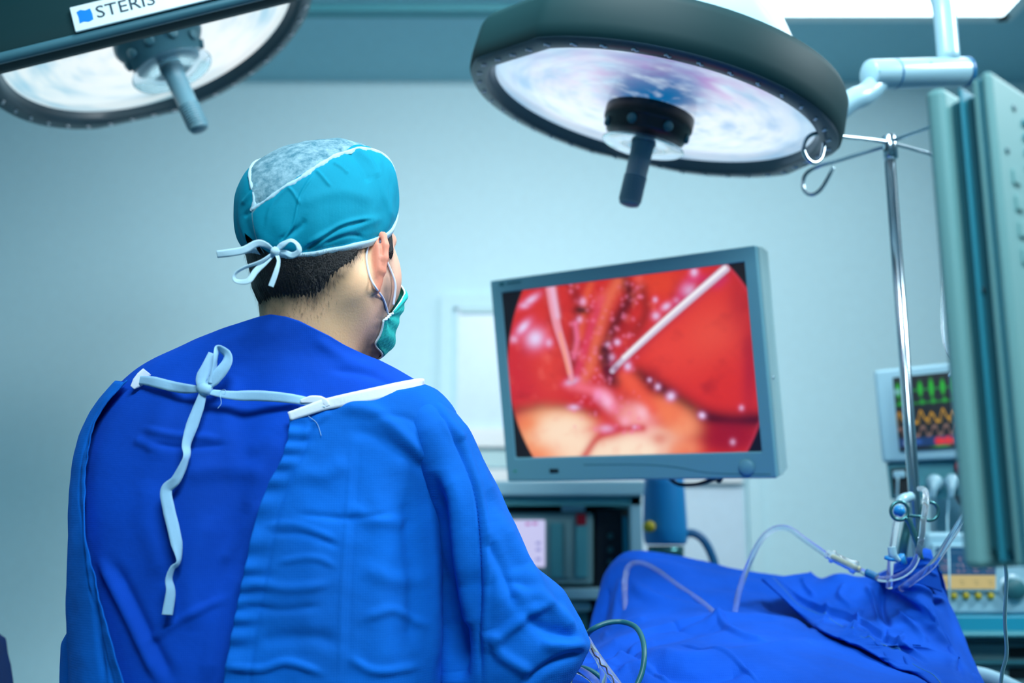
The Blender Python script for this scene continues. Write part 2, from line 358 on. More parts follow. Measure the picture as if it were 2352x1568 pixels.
        sh = [(.019, .082), (.035, .086), (.06, .088), (.078, .088), (.08, .0895), (.077, .091), (.035, .09), (.019, .086)]; h0, h1 = .08, .225
    obj('handle_shield', lathe(sh, c, n, 64), M['clear'], root)
    pr = [(.026, h0), (.021, h0+.012), (.0200, h0+.03), (.0195, h1-.058)]
    h = h1-.056
    while h < h1-.012: pr += [(.0208, h), (.0208, h+.0028), (.0192, h+.0034), (.0192, h+.0048)]; h += .0052
    pr += [(.0200, h1-.01), (.017, h1-.003), (.008, h1), (.001, h1)]
    obj('handle', lathe(pr, c, n, 40), M['grip'], root)
    return root, c, u, v, n, rf, fac
def text(name, s, size, m, parent, origin, R, ext=.0004, sx=1.0):
    cu = bpy.data.curves.new(name, 'FONT'); cu.body = s; cu.size = size; cu.extrude = ext; cu.resolution_u = 3
    o = bpy.data.objects.new(name, cu); COL.objects.link(o)
    dg = bpy.context.evaluated_depsgraph_get(); me = bpy.data.meshes.new_from_object(o.evaluated_get(dg))
    V = [np.array(origin)+R@np.array([v.co.x*sx, v.co.y, v.co.z]) for v in me.vertices]; F = [tuple(p.vertices) for p in me.polygons]
    bpy.data.objects.remove(o); return obj(name, (V, F), m, parent, smooth=False)

L1 = lamp('surgical_lamp', 'round surgical lamp with pinkish lit glass above the red screen', (.252, 1.693, 2.013), (-.234, .116, -.965), 1)
root, c, u, v, n, rf, fac = L1
# small side label on the flat at the right
e1 = math.cos(fac[1])*u+math.sin(fac[1])*v; e2 = np.cross(n, e1); Rl = np.stack([e2, -n, e1], 1)
pl = obj('side_label', box(c+e1*(.324)-n*.028, (.13, .045, .004), Rl), M['whiteplate'], root, smooth=False)
obj('label_mark', box(c+e1*(.3265)-n*.028-e2*.03, (.024, .026, .002), Rl), M['logo'], pl, smooth=False)
# its suspension: elbow, joint cylinder and drop tube
a0 = at(1948, 245, 1.72); 
obj('yoke_arm', tube([c+e1*.30-n*.03, at(1945, 238, 1.73), at(1985, 218, 1.74), at(2012, 195, 1.75), at(2040, 170, 1.76)], [.022, .022, .021, .021, .02], 24), M['white'], root)
j0, j1 = at(1993, 172, 1.74), at(2216, 165, 1.80)
ax = (j1-j0)/np.linalg.norm(j1-j0)
Lj = np.linalg.norm(j1-j0)
jt = obj('joint_cylinder', lathe([(.001, 0), (.024, 0), (.0275, .003), (.0285, .006), (.0285, .056), (.0285, Lj-.004), (.027, Lj), (.001, Lj)], j0, ax, 48), M['white'], root)
obj('joint_seam', lathe([(.0278, .0565), (.0289, .0565), (.0289, .060), (.0278, .060)], j0, ax, 48), M['hose'], jt)
obj('end_collar', lathe([(.024, Lj-.006), (.0292, Lj-.005), (.0292, Lj+.003), (.02, Lj+.005)], j0, ax, 48), M['hose'], jt)
for g_ in [lathe([(.0028, 0), (.0028, .0012), (.0005, .0012)], p, (p-(j0+ax*((p-j0)@ax))), 10) for p in [j0+ax*.015+.0285*np.array([0, -.97, -.24]), j0+ax*.09+.0285*np.array([0, -.9, -.43]), j0+ax*.13+.0285*np.array([0, -.97, .24])]]: obj('joint_screw', g_, M['midteal'], jt)
jb = at(2178, 128, 1.79)
obj('drop_tube', tube([jb-np.array([0, 0, .02]), jb+np.array([0, 0, .05]), at(2165, 0, 1.79), at(2140, -110, 1.79), [at(2100, -200, 1.79)[0], 1.79, CZ-.02]], [.021, .021, .023, .025, .026], 32), M['white'], root)
obj('ceiling_plate', lathe([(.02, 0), (.11, 0), (.11, .04), (.04, .07), (.03, .07)], [at(2100, -200, 1.79)[0], 1.79, CZ], (0, 0, -1), 48), M['white'], root)
L2 = lamp('surgical_lamp', 'surgical lamp with brand label on its dark front rail, top left', (-.706, 1.82, 2.232), (.438, .053, -.897), 2)
root, c, u, v, n, rf, fac = L2
# dark front rail with the maker's plate
r0, r1 = at(-170, 192, 1.40), at(760, -36, 1.46)
ra = (r1-r0)/np.linalg.norm(r1-r0); rm = (r0+r1)/2; ru = np.cross(ra, [0, 1, 0]); ru = np.array(ru); ru = ru if ru[2] > 0 else -ru; ru /= np.linalg.norm(ru); rn = np.cross(ra, ru)
rn = rn if rn[1] < 0 else -rn
prof = [(0, .004), (.003, .016), (.012, .02), (.035, .016), (.085, .012), (.112, .004), (.116, -.02), (.10, -.045), (.004, -.03), (0, -.015)]
Gr = np.array([[r0+ra*s*np.linalg.norm(r1-r0)+ru*a+rn*b for a, b in prof] for s in np.linspace(0, 1, 24)])
g = geo(Gr, True); g = (g[0], g[1]+[tuple(range(len(prof))), tuple(23*len(prof)+k for k in range(len(prof)))[::-1]])
rail = obj('front_rail', g, M['darkhousing'], root)
obj('rail_lip', tube([r0+ru*.004+rn*.012, r1+ru*.004+rn*.012], .0085, 16, 24), M['hubgrey'], root)
for g_ in (tube([r0+ru*.05-rn*.02+ra*.03, (r0+ra*.03)*.4+.6*(c-u*.0+(r0-c)*.9), c+(r0-c)/np.linalg.norm(r0-c)*.3-n*.04], .016, 12, 20), tube([r1+ru*.05-rn*.02-ra*.03, c+(r1-c)/np.linalg.norm(r1-c)*.3-n*.04], .016, 12, 10)): obj('rail_bracket', g_, M['darkhousing'], root)
lp = at(168, 53, 1.40); s0 = (lp-r0)@ra; plh = .046; pll = .36
pn = np.cross(ra, ru); pn = pn if pn[1] < 0 else -pn
sl = .11; pu = ru*math.cos(sl)-pn*math.sin(sl); pnn = np.cross(ra, pu); pnn = pnn if pnn[1] < 0 else -pnn
Rp = np.stack([ra, pu, pnn], 1)
pc = r0+ra*(s0+pll/2)+ru*.031+rn*.0215
plate = obj('name_plate', box(pc, (pll, plh, .004), Rp), M['whiteplate'], rail, smooth=False, bevel=.0018)
text('lettering', 'STERIS', .031, M['ink'], rail, pc-ra*(pll/2-.036)-pu*.0085+pnn*.0022, Rp, sx=1.02)
text('small_lettering', 'Surgical Lighting Systems', .0095, M['logo'], rail, pc-ra*(pll/2-.162)-pu*.0035+pnn*.0022, Rp)
sq = [(-.0105, -.0115), (-.004, -.010), (.003, -.0125), (.0105, -.010), (.0112, 0), (.0098, .011), (.002, .0095), (-.005, .0125), (-.0112, .010), (-.0098, 0)]
lc = pc-ra*(pll/2-.020)+pnn*.0024+pu*.001
Vs = [lc+ra*a+pu*b for a, b in sq]+[lc+ra*a+pu*b-pnn*.001 for a, b in sq]
obj('square_logo', (Vs, [tuple(range(10)), tuple(range(10, 20))[::-1]]+[(i, (i+1) % 10, 10+(i+1) % 10, 10+i) for i in range(10)]), M['logo'], rail, smooth=False)
for g_ in [lathe([(.0022, 0), (.0022, .0008), (.0003, .0008)], pc-ra*(pll/2-.163-.0058*k)+pu*.0075+pnn*.002, pnn, 14) for k in range(8)]: obj('label_dot', g_, M['logo'], rail)
obj('drop_tube', tube([c-n*.27, c-n*.36, np.array([-1.0, 1.9, 2.75]), np.array([-1.0, 1.9, CZ-.01])], .024, 24), M['white'], root)

# ================================================================== SURGEON
HY = 1.22
YAW = math.radians(31); Hc = at(737, 520, HY)
hr = np.array([math.cos(YAW), -math.sin(YAW), 0]); hf = np.array([math.sin(YAW), math.cos(YAW), 0]); hu = np.array([0, 0, 1.])
def L2W(p): p = np.asarray(p, float); return Hc+p[..., 0:1]*hr+p[..., 1:2]*hf+p[..., 2:3]*hu
def W2L(p): d = np.asarray(p)-Hc; return np.stack([d@hr, d@hf, d@hu], -1)
def s_ell(P, c, r, R=None):
    q = P-np.array(c)
    if R is not None: q = q@np.array(R).T
    r = np.array(r); k0 = np.linalg.norm(q/r, axis=-1); k1 = np.linalg.norm(q/(r*r), axis=-1)+1e-9; return k0*(k0-1)/k1
def s_cap(P, a, b, ra, rb):
    a = np.array(a, float); b = np.array(b, float); d = b-a; t = np.clip(((P-a)@d)/(d@d), 0, 1)
    return np.linalg.norm(P-a-t[..., None]*d, axis=-1)-(ra+(rb-ra)*t)
def smin(a, b, k): h = np.clip(.5+.5*(b-a)/k, 0, 1); return b*(1-h)+a*h-k*h*(1-h)
def smax(a, b, k): return -smin(-a, -b, k)
ebr = np.array([.975, -.22]); ebn = np.array([.22, .975])
def headsdf(P, ears=True):
    q = W2L(P); a = np.abs(q[..., 0]); m = np.stack([a, q[..., 1], q[..., 2]], -1)
    s = s_ell(q, (0, -.004, 0), (.079, .098, .098))
    s = smin(s, s_ell(q, (0, .030, -.070), (.064, .073, .088)), .04)
    s = smin(s, s_cap(m, (.055, .0, -.085), (.020, .074, -.138), .022, .022), .035)
    s = smin(s, s_ell(m, (.042, .058, -.062), (.030, .036, .04)), .03)
    s = smin(s, s_ell(m, (.02, .088, -.002), (.03, .014, .011)), .02)
    s = smin(s, s_cap(q, (0, .092, -.018), (0, .121, -.058), .008, .013), .012)
    s = smin(s, s_ell(m, (.009, .112, -.063), (.008, .009, .007)), .006)
    s = smin(s, s_ell(q, (0, .106, -.090), (.022, .010, .006)), .008); s = smin(s, s_ell(q, (0, .104, -.103), (.019, .010, .006)), .007)
    s = smin(s, s_ell(q, (0, .080, -.138), (.024, .018, .018)), .03)
    s = smax(s, -s_ell(m, (.033, .108, -.027), (.016, .015, .011)), .012)
    if ears:
        d = np.stack([m[..., 0]-.071, m[..., 1]-.012], -1); e = np.stack([d@ebr, m[..., 2]+.056, d@ebn], -1)
        hel = [(.001, .014), (.004, .028), (.012, .036), (.020, .033), (.0245, .020), (.024, .004), (.020, -.012), (.014, -.024), (.010, -.033)]
        ear = s_ell(e, (.010, .004, -.002), (.014, .03, .004))
        for (x0, y0), (x1, y1) in zip(hel[:-1], hel[1:]):
            ear = smin(ear, s_cap(e, (x0, y0, .003+.10*x0), (x1, y1, .003+.10*x1), .0042, .0042), .003)
        ear = smin(ear, s_ell(e, (.009, -.031, .003), (.0075, .009, .0048)), .005)
        ear = smin(ear, s_cap(e, (.012, -.014, .006), (.013, .016, .006), .0032, .0032), .003); ear = smax(ear, -s_ell(e, (.008, .0, .010), (.008, .017, .008)), .003)
        s = smin(s, ear, .007)
    return s
SHR, SHL = at(985, 1055, 1.28), at(300, 1060, 1.285)
ELR, WRR = at(1165, 1450, 1.31), at(1190, 1560, 1.52); ELL, WRL = at(250, 1470, 1.36), at(430, 1600, 1.62)
PEL = np.array([at(600, 1500, 1.27)[0], 1.28, .93]); NB = at(712, 850, 1.25)
FTL, FTR = np.array([PEL[0]-.13, 1.28, .09]), np.array([PEL[0]+.13, 1.30, .09])
def bodysdf(P):
    s = headsdf(P)
    nk = s_cap(P, L2W([0, -.022, -.055]), NB, .0585, .060); s = smin(s, nk, .028)
    q = W2L(P)
    s = smin(s, s_cap(P, L2W([.052, -.022, -.075]), at(770, 860, 1.30), .012, .016), .03)
    b = s_ell(P, at(600, 1190, 1.275), (.165, .088, .21)); b = smin(b, s_ell(P, PEL, (.16, .095, .16)), .08)
    for sh, el, wr, ft, sg in ((SHR, ELR, WRR, FTR, 1), (SHL, ELL, WRL, FTL, -1)):
        b = smin(b, s_cap(P, NB+np.array([.03*sg, .01, -.045]), sh+np.array([-.03*sg, 0, .0]), .036, .036), .02)
        arm = smin(s_cap(P, sh, el, .042, .034), s_cap(P, el, wr, .036, .023), .02); b = smin(b, arm, .03)
        hip = PEL+np.array([.085*sg, 0, -.05]); kn = (hip+ft)/2+np.array([0, .02, 0])
        b = smin(b, smin(s_cap(P, hip, kn, .08, .052), s_cap(P, kn, ft, .052, .036), .03), .04)
    return smin(s, b, .018)
hs = lambda P: smin(headsdf(P, False), s_cap(P, L2W([0, -.022, -.055]), NB, .0585, .060), .028)
def surfnet(fn, xs, ys, zs):
    X, Y, Z = np.meshgrid(xs, ys, zs, indexing='ij'); P = np.stack([X, Y, Z], -1).astype(np.float32); D = np.empty(X.shape, np.float32)
    for i in range(0, len(xs), 16): D[i:i+16] = fn(P[i:i+16])
    nx, ny, nz = D.shape; cnt = np.zeros((nx-1, ny-1, nz-1), np.float32); acc = np.zeros(cnt.shape+(3,), np.float32); ing = D < 0
    def sl(o): return tuple(slice(k, D.shape[i]-1+k) for i, k in enumerate(o))
    cor = [(a, b, c) for a in (0, 1) for b in (0, 1) for c in (0, 1)]
    for a in cor:
        for ax in range(3):
            if a[ax]: continue
            b = list(a); b[ax] = 1; b = tuple(b); da, db = D[sl(a)], D[sl(b)]; m = (da < 0) != (db < 0)
            t = np.where(m, da/(da-db+1e-12), 0)[..., None]; p = P[sl(a)]*(1-t)+P[sl(b)]*t
            acc += np.where(m[..., None], p, 0); cnt += m
    act = cnt > 0; idx = -np.ones(cnt.shape, np.int64); idx[act] = np.arange(act.sum()); V = acc[act]/cnt[act][:, None]; F = []
    for ax in range(3):
        a1, a2 = [(1, 2), (2, 0), (0, 1)][ax]; s0 = [slice(None)]*3; s1 = [slice(None)]*3; s0[ax] = slice(0, -1); s1[ax] = slice(1, None)
        A, B = ing[tuple(s0)], ing[tuple(s1)]; m = A != B
        c = np.argwhere(m); c = c[(c[:, a1] > 0) & (c[:, a2] > 0) & (c[:, a1] < D.shape[a1]-1) & (c[:, a2] < D.shape[a2]-1)]
        o1 = np.zeros(3, int); o1[a1] = 1; o2 = np.zeros(3, int); o2[a2] = 1
        g = lambda k: idx[k[:, 0], k[:, 1], k[:, 2]]
        q = np.stack([g(c-o1-o2), g(c-o2), g(c), g(c-o1)], 1); inside = A[c[:, 0], c[:, 1], c[:, 2]]
        F.append(np.where(inside[:, None], q, q[:, ::-1]))
    return V.astype(float), np.concatenate(F)
def span(*seg):
    out = []
    for a, b, st in seg: out += list(np.arange(a, b, st))
    return np.array(out)
hx, hy, hz = Hc
bx_ = span((-.72, hx-.15, .012), (hx-.15, hx+.15, .0026), (hx+.15, .22, .012)); by_ = span((1.02, 1.06, .01), (1.06, 1.40, .0028), (1.40, 1.75, .012))
bz_ = span((0, hz-.30, .02), (hz-.30, hz+.12, .0027))
BV, BF = surfnet(bodysdf, bx_, by_, bz_)
# skin colour: pigment of ears, beard shadow and short neck hair only
skin, ts, bs = nt('skin'); va = ts.nodes.new('ShaderNodeVertexColor'); va.layer_name = 'Col'; ts.links.new(va.outputs['Color'], bs.inputs['Base Color'])
bs.inputs['Roughness'].default_value = .5; bs.inputs['Subsurface Weight'].default_value = .12; bs.inputs['Subsurface Radius'].default_value = (.012, .005, .003); bs.inputs['Specular IOR Level'].default_value = .4
tcs = ts.nodes.new('ShaderNodeTexCoord'); nz_ = ts.nodes.new('ShaderNodeTexNoise'); nz_.inputs['Scale'].default_value = 420; nz_.inputs['Detail'].default_value = 4; ts.links.new(tcs.outputs['Object'], nz_.inputs['Vector'])
bps = ts.nodes.new('ShaderNodeBump'); bps.inputs['Strength'].default_value = .35; bps.inputs['Distance'].default_value = .0006; ts.links.new(nz_.outputs['Fac'], bps.inputs['Height']); ts.links.new(bps.outputs['Normal'], bs.inputs['Normal'])
surgeon = thing('person', 'surgeon seen from behind in blue gown, teal cap and green mask, facing the red screen', 'person', (PEL[0], 1.28, 0))
body = obj('body', (BV, BF), skin, surgeon)
ql = W2L(BV); base = np.ones((len(BV), 3))*np.array([.97, .60, .33])
def blend(base, m, c): m = np.clip(m, 0, 1)[:, None]; return base*(1-m)+np.array(c)*m
nse = fbm(BV, 260, 4, 2); nse2 = fbm(BV, 40, 6, 3)
base = blend(base, .25+.25*nse2, (.95, .55, .35))
az = np.degrees(np.arctan2(ql[:, 0], -ql[:, 1]))      # 0 at the nape, 90 at the right ear
face = np.clip((ql[:, 1]-.0)/.03, 0, 1)*(ql[:, 2] < .02); base = blend(base, face*.7, (.92, .52, .40))
hds = hs(BV); earm = np.clip((hds-.002)/.004, 0, 1)*(ql[:, 2] > -.105)*(np.abs(ql[:, 1]-.01) < .03)*(ql[:, 2] < .006)*(ql[:, 1] < .03)*(np.abs(ql[:, 0]) > .06)*(np.abs(ql[:, 0]) < .12); base = blend(base, earm*.9, (.98, .33, .22))
bd = np.clip((ql[:, 1]-.024)/.022, 0, 1)*np.clip((-.062-ql[:, 2])/.03, 0, 1)*(ql[:, 2] > -.2); base = blend(base, bd*(.62+.25*nse), (.10, .09, .10))
sb = np.clip((ql[:, 1]-.03)/.01, 0, 1)*np.clip((.058-ql[:, 1])/.01, 0, 1)*(ql[:, 2] > -.12)*(ql[:, 2] < -.03); base = blend(base, sb*(.45+.3*nse), (.12, .10, .10))
def trace(px, py, fn):
    d = raydir(px, py); t = .85
    for _ in range(120): t += float(fn(CAM+d*t))*.7
    return CAM+d*t
def azu(px, py, fn):
    q = W2L(trace(px, py, fn)); return math.degrees(math.atan2(q[0], -q[1])), q[2]
hl = np.array([azu(x, y, hs) for x, y in [(600, 689), (650, 681), (690, 682), (722, 681), (762, 655), (800, 618), (828, 570)]])
hl = hl[np.argsort(hl[:, 0])]
hl = hl[hl[:, 0] > 4]; hx_ = np.r_[0, hl[:, 0], hl[-1, 0]+8, 101, 106, 114, 122, 130]; hy_ = np.r_[hl[0, 1], hl[:, 1], .0, .0, -.03, -.048, -.04, .05]
def hairlow(a): return np.interp(np.abs(a), hx_, hy_)
fade = np.clip(1-(hairlow(az)-ql[:, 2])/.03, 0, 1)*(np.abs(az) < 85)*(ql[:, 2] > -.14); base = blend(base, fade**1.5*(.6+.25*nse), (.05, .045, .04))
setcol(body, base)
for s_ in (-1, 1): obj('eye', lathe([(.0001, -.011), (.006, -.0095), (.0095, -.0055), (.011, 0), (.0095, .0055), (.006, .0095), (.0001, .011)], L2W(np.array([.033*s_, .092, -.027])), hf, 20), M['eye'], surgeon)
# ---- hair: a shell over the skull down to the hairline, plus short strands
def dirs(a, e): a = np.radians(a); return np.stack([np.sin(a)*np.cos(e), -np.cos(a)*np.cos(e), np.sin(e)], -1)
def shoot(fn, o, d, tmax=.3, far=True):
    """march from outside towards the head along -d until fn=0"""
    t = np.full(d.shape[:-1], .22)
    for _ in range(60):
        p = o+d*t[..., None]; t = t-fn(p)*.8
    return o+d*t[..., None]
def headpoint(a, u):
    """point on the bare head at azimuth a (deg, 0 = nape) and height u, shot horizontally"""
    a = np.radians(a); d = np.sin(a)[..., None]*hr-np.cos(a)[..., None]*hf; o = Hc+u[..., None]*hu+0*d
    return shoot(hs, o, d), d
na, nu_ = 260, 70
A = np.linspace(-128, 128, na); lo = hairlow(A)+.0025*np.sin(A*1.7)+.0015*np.sin(A*4.3); T = np.linspace(0, 1, nu_)[:, None]
U = lo[None]+(.045-lo[None])*T; AA = np.repeat(A[None], nu_, 0); HP, Hd = headpoint(AA, U)
th = .0065*np.clip(T*9, 0, 1)**.6-.0012; G = HP+Hd*(th+.0012*fbm(np.stack([AA*.35, U*90], -1), 1.0, 5, 3)*np.clip(T*6, 0, 1))[..., None]
hair = obj('hair', geo(G), M['hair'], surgeon, solid=.002)
sv = []; sf = []
def strand(p, d, nrm, L, wd):
    k = len(sv); b = np.cross(d, nrm); b /= np.linalg.norm(b)+1e-9
    p1 = p+d*L*.5+nrm*L*.10; p2 = p+d*L+nrm*L*RNG.uniform(-.05, .2)
    sv.extend([p-b*wd, p+b*wd, p1+b*wd*.7, p1-b*wd*.7, p2]); sf.extend([(k, k+1, k+2, k+3), (k+3, k+2, k+4)])
N = 7500
a_ = RNG.uniform(-126, 126, N); t_ = RNG.uniform(-.28, 1, N)**1; lo_ = hairlow(a_); ok = (np.abs(a_) < 84) | (np.abs(a_) > 100)
u_ = np.where(t_ > 0, lo_+(.03-lo_)*np.clip(t_, 0, 1), lo_+t_*.11)
P_, D_ = headpoint(a_, u_)
for i in range(N):
    if not ok[i] or (t_[i] < 0 and (RNG.random() < -t_[i]*3 or abs(a_[i]) > 84)): continue
    nn_ = D_[i]; tg = np.cross(nn_, hu)*RNG.normal(-.25 if a_[i] > 0 else .25, .35)-hu; tg /= np.linalg.norm(tg)
    strand(P_[i]+nn_*(.0055 if t_[i] > .12 else .0008+.03*max(0, t_[i])), tg, nn_, RNG.uniform(.006, .013)*(1 if t_[i] > 0 else .38), .00016 if t_[i] > 0 else .00010)
obj('short_strands', (sv, sf), M['hair'], hair)
# ---- cap
CR = (.0885, .1075, .1085)
capimp = lambda P: ((np.abs(W2L(P)/np.array(CR))**2.35).sum(-1)**(1/2.35)-1)*.085
br = np.array([azu(x, y, capimp) for x, y in [(570, 566), (600, 572), (640, 579), (690, 583), (740, 580), (800, 568), (850, 553), (875, 541), (905, 524)]])
br = br[np.argsort(br[:, 0])]
brx = np.r_[-180, -130, -80, br[:, 0], 150, 180]; bry = np.r_[.045, .03, br[0, 1]*.6, br[:, 1], max(.035, br[-1, 1]+.01), .045]
def brim(a):
    a = (np.asarray(a)+180) % 360-180
    return (np.interp(a-5, brx, bry)+np.interp(a+5, brx, bry)+np.interp(a, brx, bry))/3
def cappoint(a, t, off=0):
    """t 0 at the brim .. 1 at the crown"""
    ar = np.radians(a); ub = brim(a); eb = np.arcsin(np.clip(ub/CR[2], -.9, .9)); e = eb+(math.pi/2-eb)*t
    ce, se = np.cos(e), np.sin(e); ex = 2/2.35
    sp = lambda x: np.sign(x)*np.abs(x)**ex
    R_ = np.stack([CR[0]*np.sin(ar)*np.abs(ce)**ex, -CR[1]*np.cos(ar)*np.abs(ce)**ex, CR[2]*sp(se)], -1)
    R_[..., 0] *= 1-.03*np.clip(-se, 0, 1); bul = .006*np.exp(-((t-.28)/.25)**2)
    nrm = R_/np.array(CR)**2; nrm /= np.linalg.norm(nrm, axis=-1)[..., None]
    back = np.exp(-((a-0)/60.)**2)
    wr = np.clip(t/.06, 0, 1)*.0024*fbm(np.stack([a/18., t*5], -1), 1.1, 21, 3)+.0010*np.sin(a/3.2+4*t)*np.exp(-((t-.12)/.10)**2)
    tuck = -.004*np.exp(-(t/.05)**2)
    dd_ = R_/np.linalg.norm(R_, axis=-1)[..., None]; bd_ = np.array([.857*.66, .515*.66, .75]); bul = bul+.013*np.exp(-((1-dd_@bd_)/.06))+.006*np.exp(-((1-dd_@np.array([.55, -.1, .82]))/.05))
    R_ = R_+nrm*(bul*(1+.6*back)+wr+tuck+off)[..., None]
    # slumped to the back left, raised at the front right
    R_[..., 2] += .010*np.clip(R_[..., 1]/.1, -1, 1)*np.clip(R_[..., 2]/.1, 0, 1)
    return L2W(R_)
def er(px, py): q = W2L(trace(px, py, capimp)); return math.atan2(q[2], -q[1]), q[0]
sr1 = np.array(sorted(er(x, y) for x, y in [(594, 491), (617, 470), (640, 452), (677, 424), (715, 394), (754, 369), (795, 353)])); sl1 = np.array(sorted(er(x, y) for x, y in [(592, 491), (599, 452), (588, 420), (582, 395)]))
sE = np.linspace(min(sr1[0, 0], sl1[0, 0])-.01, math.radians(170), 80)
wR = np.interp(sE, np.r_[sr1[:, 0], 1.5, 2.2, 3.1], np.r_[sr1[:, 1], .066, .058, .02]); wL = np.interp(sE, np.r_[sl1[:, 0], .8, 1.3, 2.2, 3.1], np.r_[sl1[:, 1], -.042, -.055, -.05, -.02])
def capclass(P):
    q = W2L(P); e = np.arctan2(q[..., 2]-.0, -q[..., 1]); e = np.where(e < -1.5, e+2*math.pi, e)
    return np.minimum(np.interp(e, sE, wR)-q[..., 0], q[..., 0]-np.interp(e, sE, wL)), e
na, ntt = 900, 260; Ac = np.linspace(-180, 180, na, endpoint=False); Tc = np.linspace(0, .995, ntt)
AA, TT = np.meshgrid(Ac, Tc); G = cappoint(AA, TT)
capf = [(line, w_, am) for line, w_, am in [
 ([(700, 575), (745, 545), (790, 520), (850, 505)], 5, -.0040), ([(705, 562), (750, 535), (800, 512), (860, 500)], 7, .0030), ([(640, 562), (672, 520), (690, 450), (720, 400)], 3.5, .0022), ([(610, 520), (625, 470), (665, 425), (700, 395)], 5, .0015),
 ([(800, 345), (830, 380), (850, 420)], 9, -.0025), ([(815, 340), (850, 370), (868, 410)], 7, .0025), ([(870, 350), (878, 430), (905, 510)], 8, .0015), ([(720, 560), (800, 530), (880, 500)], 10, .0020),
 ([(640, 555), (690, 520), (700, 500)], 7, -.0025), ([(680, 470), (780, 440), (860, 460)], 16, .0018), ([(555, 470), (580, 440), (590, 420)], 5, .002), ([(560, 500), (585, 470), (600, 460)], 5, -.002),
 ([(660, 430), (672, 440), (690, 470)], 4, .0018), ([(725, 390), (740, 405), (760, 430)], 4, .0018), ([(765, 372), (785, 385), (800, 400)], 4, .0018), ([(740, 560), (800, 540), (835, 545)], 5, -.002)]]
Nn = gridnormals(G, True); Nn *= np.sign(((G-Hc)*Nn).sum(-1))[..., None]; vis = ((CAM-G)*Nn).sum(-1) > 0
G = G+Nn*(folds(G, capf)*vis)[..., None]
cl, ee = capclass(G); V = G.reshape(-1, 3); F = np.array(gridfaces(na, ntt, True)); 
fc = G.reshape(-1, 3)[F].mean(1); clf, ef = capclass(fc); crown = clf > 0
qf = proj(fc); fa = AA.reshape(-1)[F[:, 0]]; ft = TT.reshape(-1)[F].mean(1)
sa_ = azu(610, 570, capimp)[0]; slit = (np.abs(fa-(sa_-6-ft*90)) < (13-120*ft))&(ft < .108)
capo = obj('surgical_cap', (V, F[(~crown) & (~slit)]), M['cap'], surgeon)
# see-through white crown: a noisy fibrous fabric letting the dark hair tint it
cw, tw_, bw = nt('crown_fabric'); n_ = tw_.nodes.new('ShaderNodeTexNoise'); n_.inputs['Scale'].default_value = 70; n_.inputs['Detail'].default_value = 9; n_.inputs['Roughness'].default_value = .75
tc_ = tw_.nodes.new('ShaderNodeTexCoord'); tw_.links.new(tc_.outputs['Object'], n_.inputs['Vector']); rr_ = tw_.nodes.new('ShaderNodeValToRGB')
rr_.color_ramp.elements[0].position = .36; rr_.color_ramp.elements[0].color = (.03, .18, .25, 1); rr_.color_ramp.elements[1].position = .68; rr_.color_ramp.elements[1].color = (.34, .56, .64, 1)
tw_.links.new(n_.outputs['Fac'], rr_.inputs['Fac']); tw_.links.new(rr_.outputs['Color'], bw.inputs['Base Color']); bw.inputs['Roughness'].default_value = .8
bb = tw_.nodes.new('ShaderNodeBump'); bb.inputs['Strength'].default_value = .6; bb.inputs['Distance'].default_value = .002; tw_.links.new(n_.outputs['Fac'], bb.inputs['Height']); tw_.links.new(bb.outputs['Normal'], bw.inputs['Normal'])
obj('crown_panel', (V, F[crown]), cw, capo)
# seams along the crown panel
for wv_, nm in ((wR, 1), (wL, 2)):
    pts = []
    for e in np.linspace(sE[0]+.02, math.radians(155), 46):
        r_ = np.interp(e, sE, wv_)
        # march outwards in the plane of this r to the cap surface
        rad = np.linspace(.03, .13, 60); f_ = -math.cos(e)*rad; u__ = math.sin(e)*rad
        val = (np.abs(r_)/CR[0])**2.35+(np.abs(f_)/CR[1])**2.35+(np.abs(u__)/CR[2])**2.35
        k = np.argmin(np.abs(val-1)); pts.append(L2W([r_, f_[k], u__[k]]))
    pts = np.array(pts); 
    # snap to nearest cap vertices
    Vn = V[::7]; pts = np.array([V[((V-p)**2).sum(1).argmin()] for p in pts]); pts = pts+((pts-Hc)/np.linalg.norm(pts-Hc, axis=1)[:, None])*.0012
    for _ in range(2): pts[1:-1] = (pts[:-2]+2*pts[1:-1]+pts[2:])/4
    V_, F_ = [], []
    P = cr(pts, 160); T_ = np.gradient(P, axis=0); T_ /= np.linalg.norm(T_, axis=1)[:, None]
    rb = []
    for i in range(160):
        N_ = P[i]-Hc; N_ /= np.linalg.norm(N_); B_ = np.cross(T_[i], N_); B_ /= np.linalg.norm(B_); wd = .0026+.0008*math.sin(i*.5)+.0004*math.sin(i*1.7)
        rb.append([P[i]-B_*wd-N_*.002, P[i]-B_*wd*.6+N_*.0006, P[i]+N_*.0012, P[i]+B_*wd*.6+N_*.0006, P[i]+B_*wd-N_*.002])
    obj('crown_seam', geo(np.array(rb)), M['capwhite'], capo)
# white brim band
gb = []
Ab = np.linspace(sa_+8, sa_+352, 260)
for a in Ab:
    aw = (a+180) % 360-180; p = cappoint(np.array(float(aw)), np.array(0.0)); p2 = cappoint(np.array(float(aw)), np.array(.035)); o_ = p-Hc; o_[2] = 0; o_ /= np.linalg.norm(o_); d_ = (p2-p)/np.linalg.norm(p2-p)
    hgt = .0072; gb.append([p-o_*.002-d_*.0022, p+o_*.0016-d_*.003, p+o_*.0028+d_*hgt*.4, p+o_*.0024+d_*hgt, p-o_*.001+d_*hgt*1.1])
obj('brim_band', geo(np.array(gb)), M['capwhite'], capo)
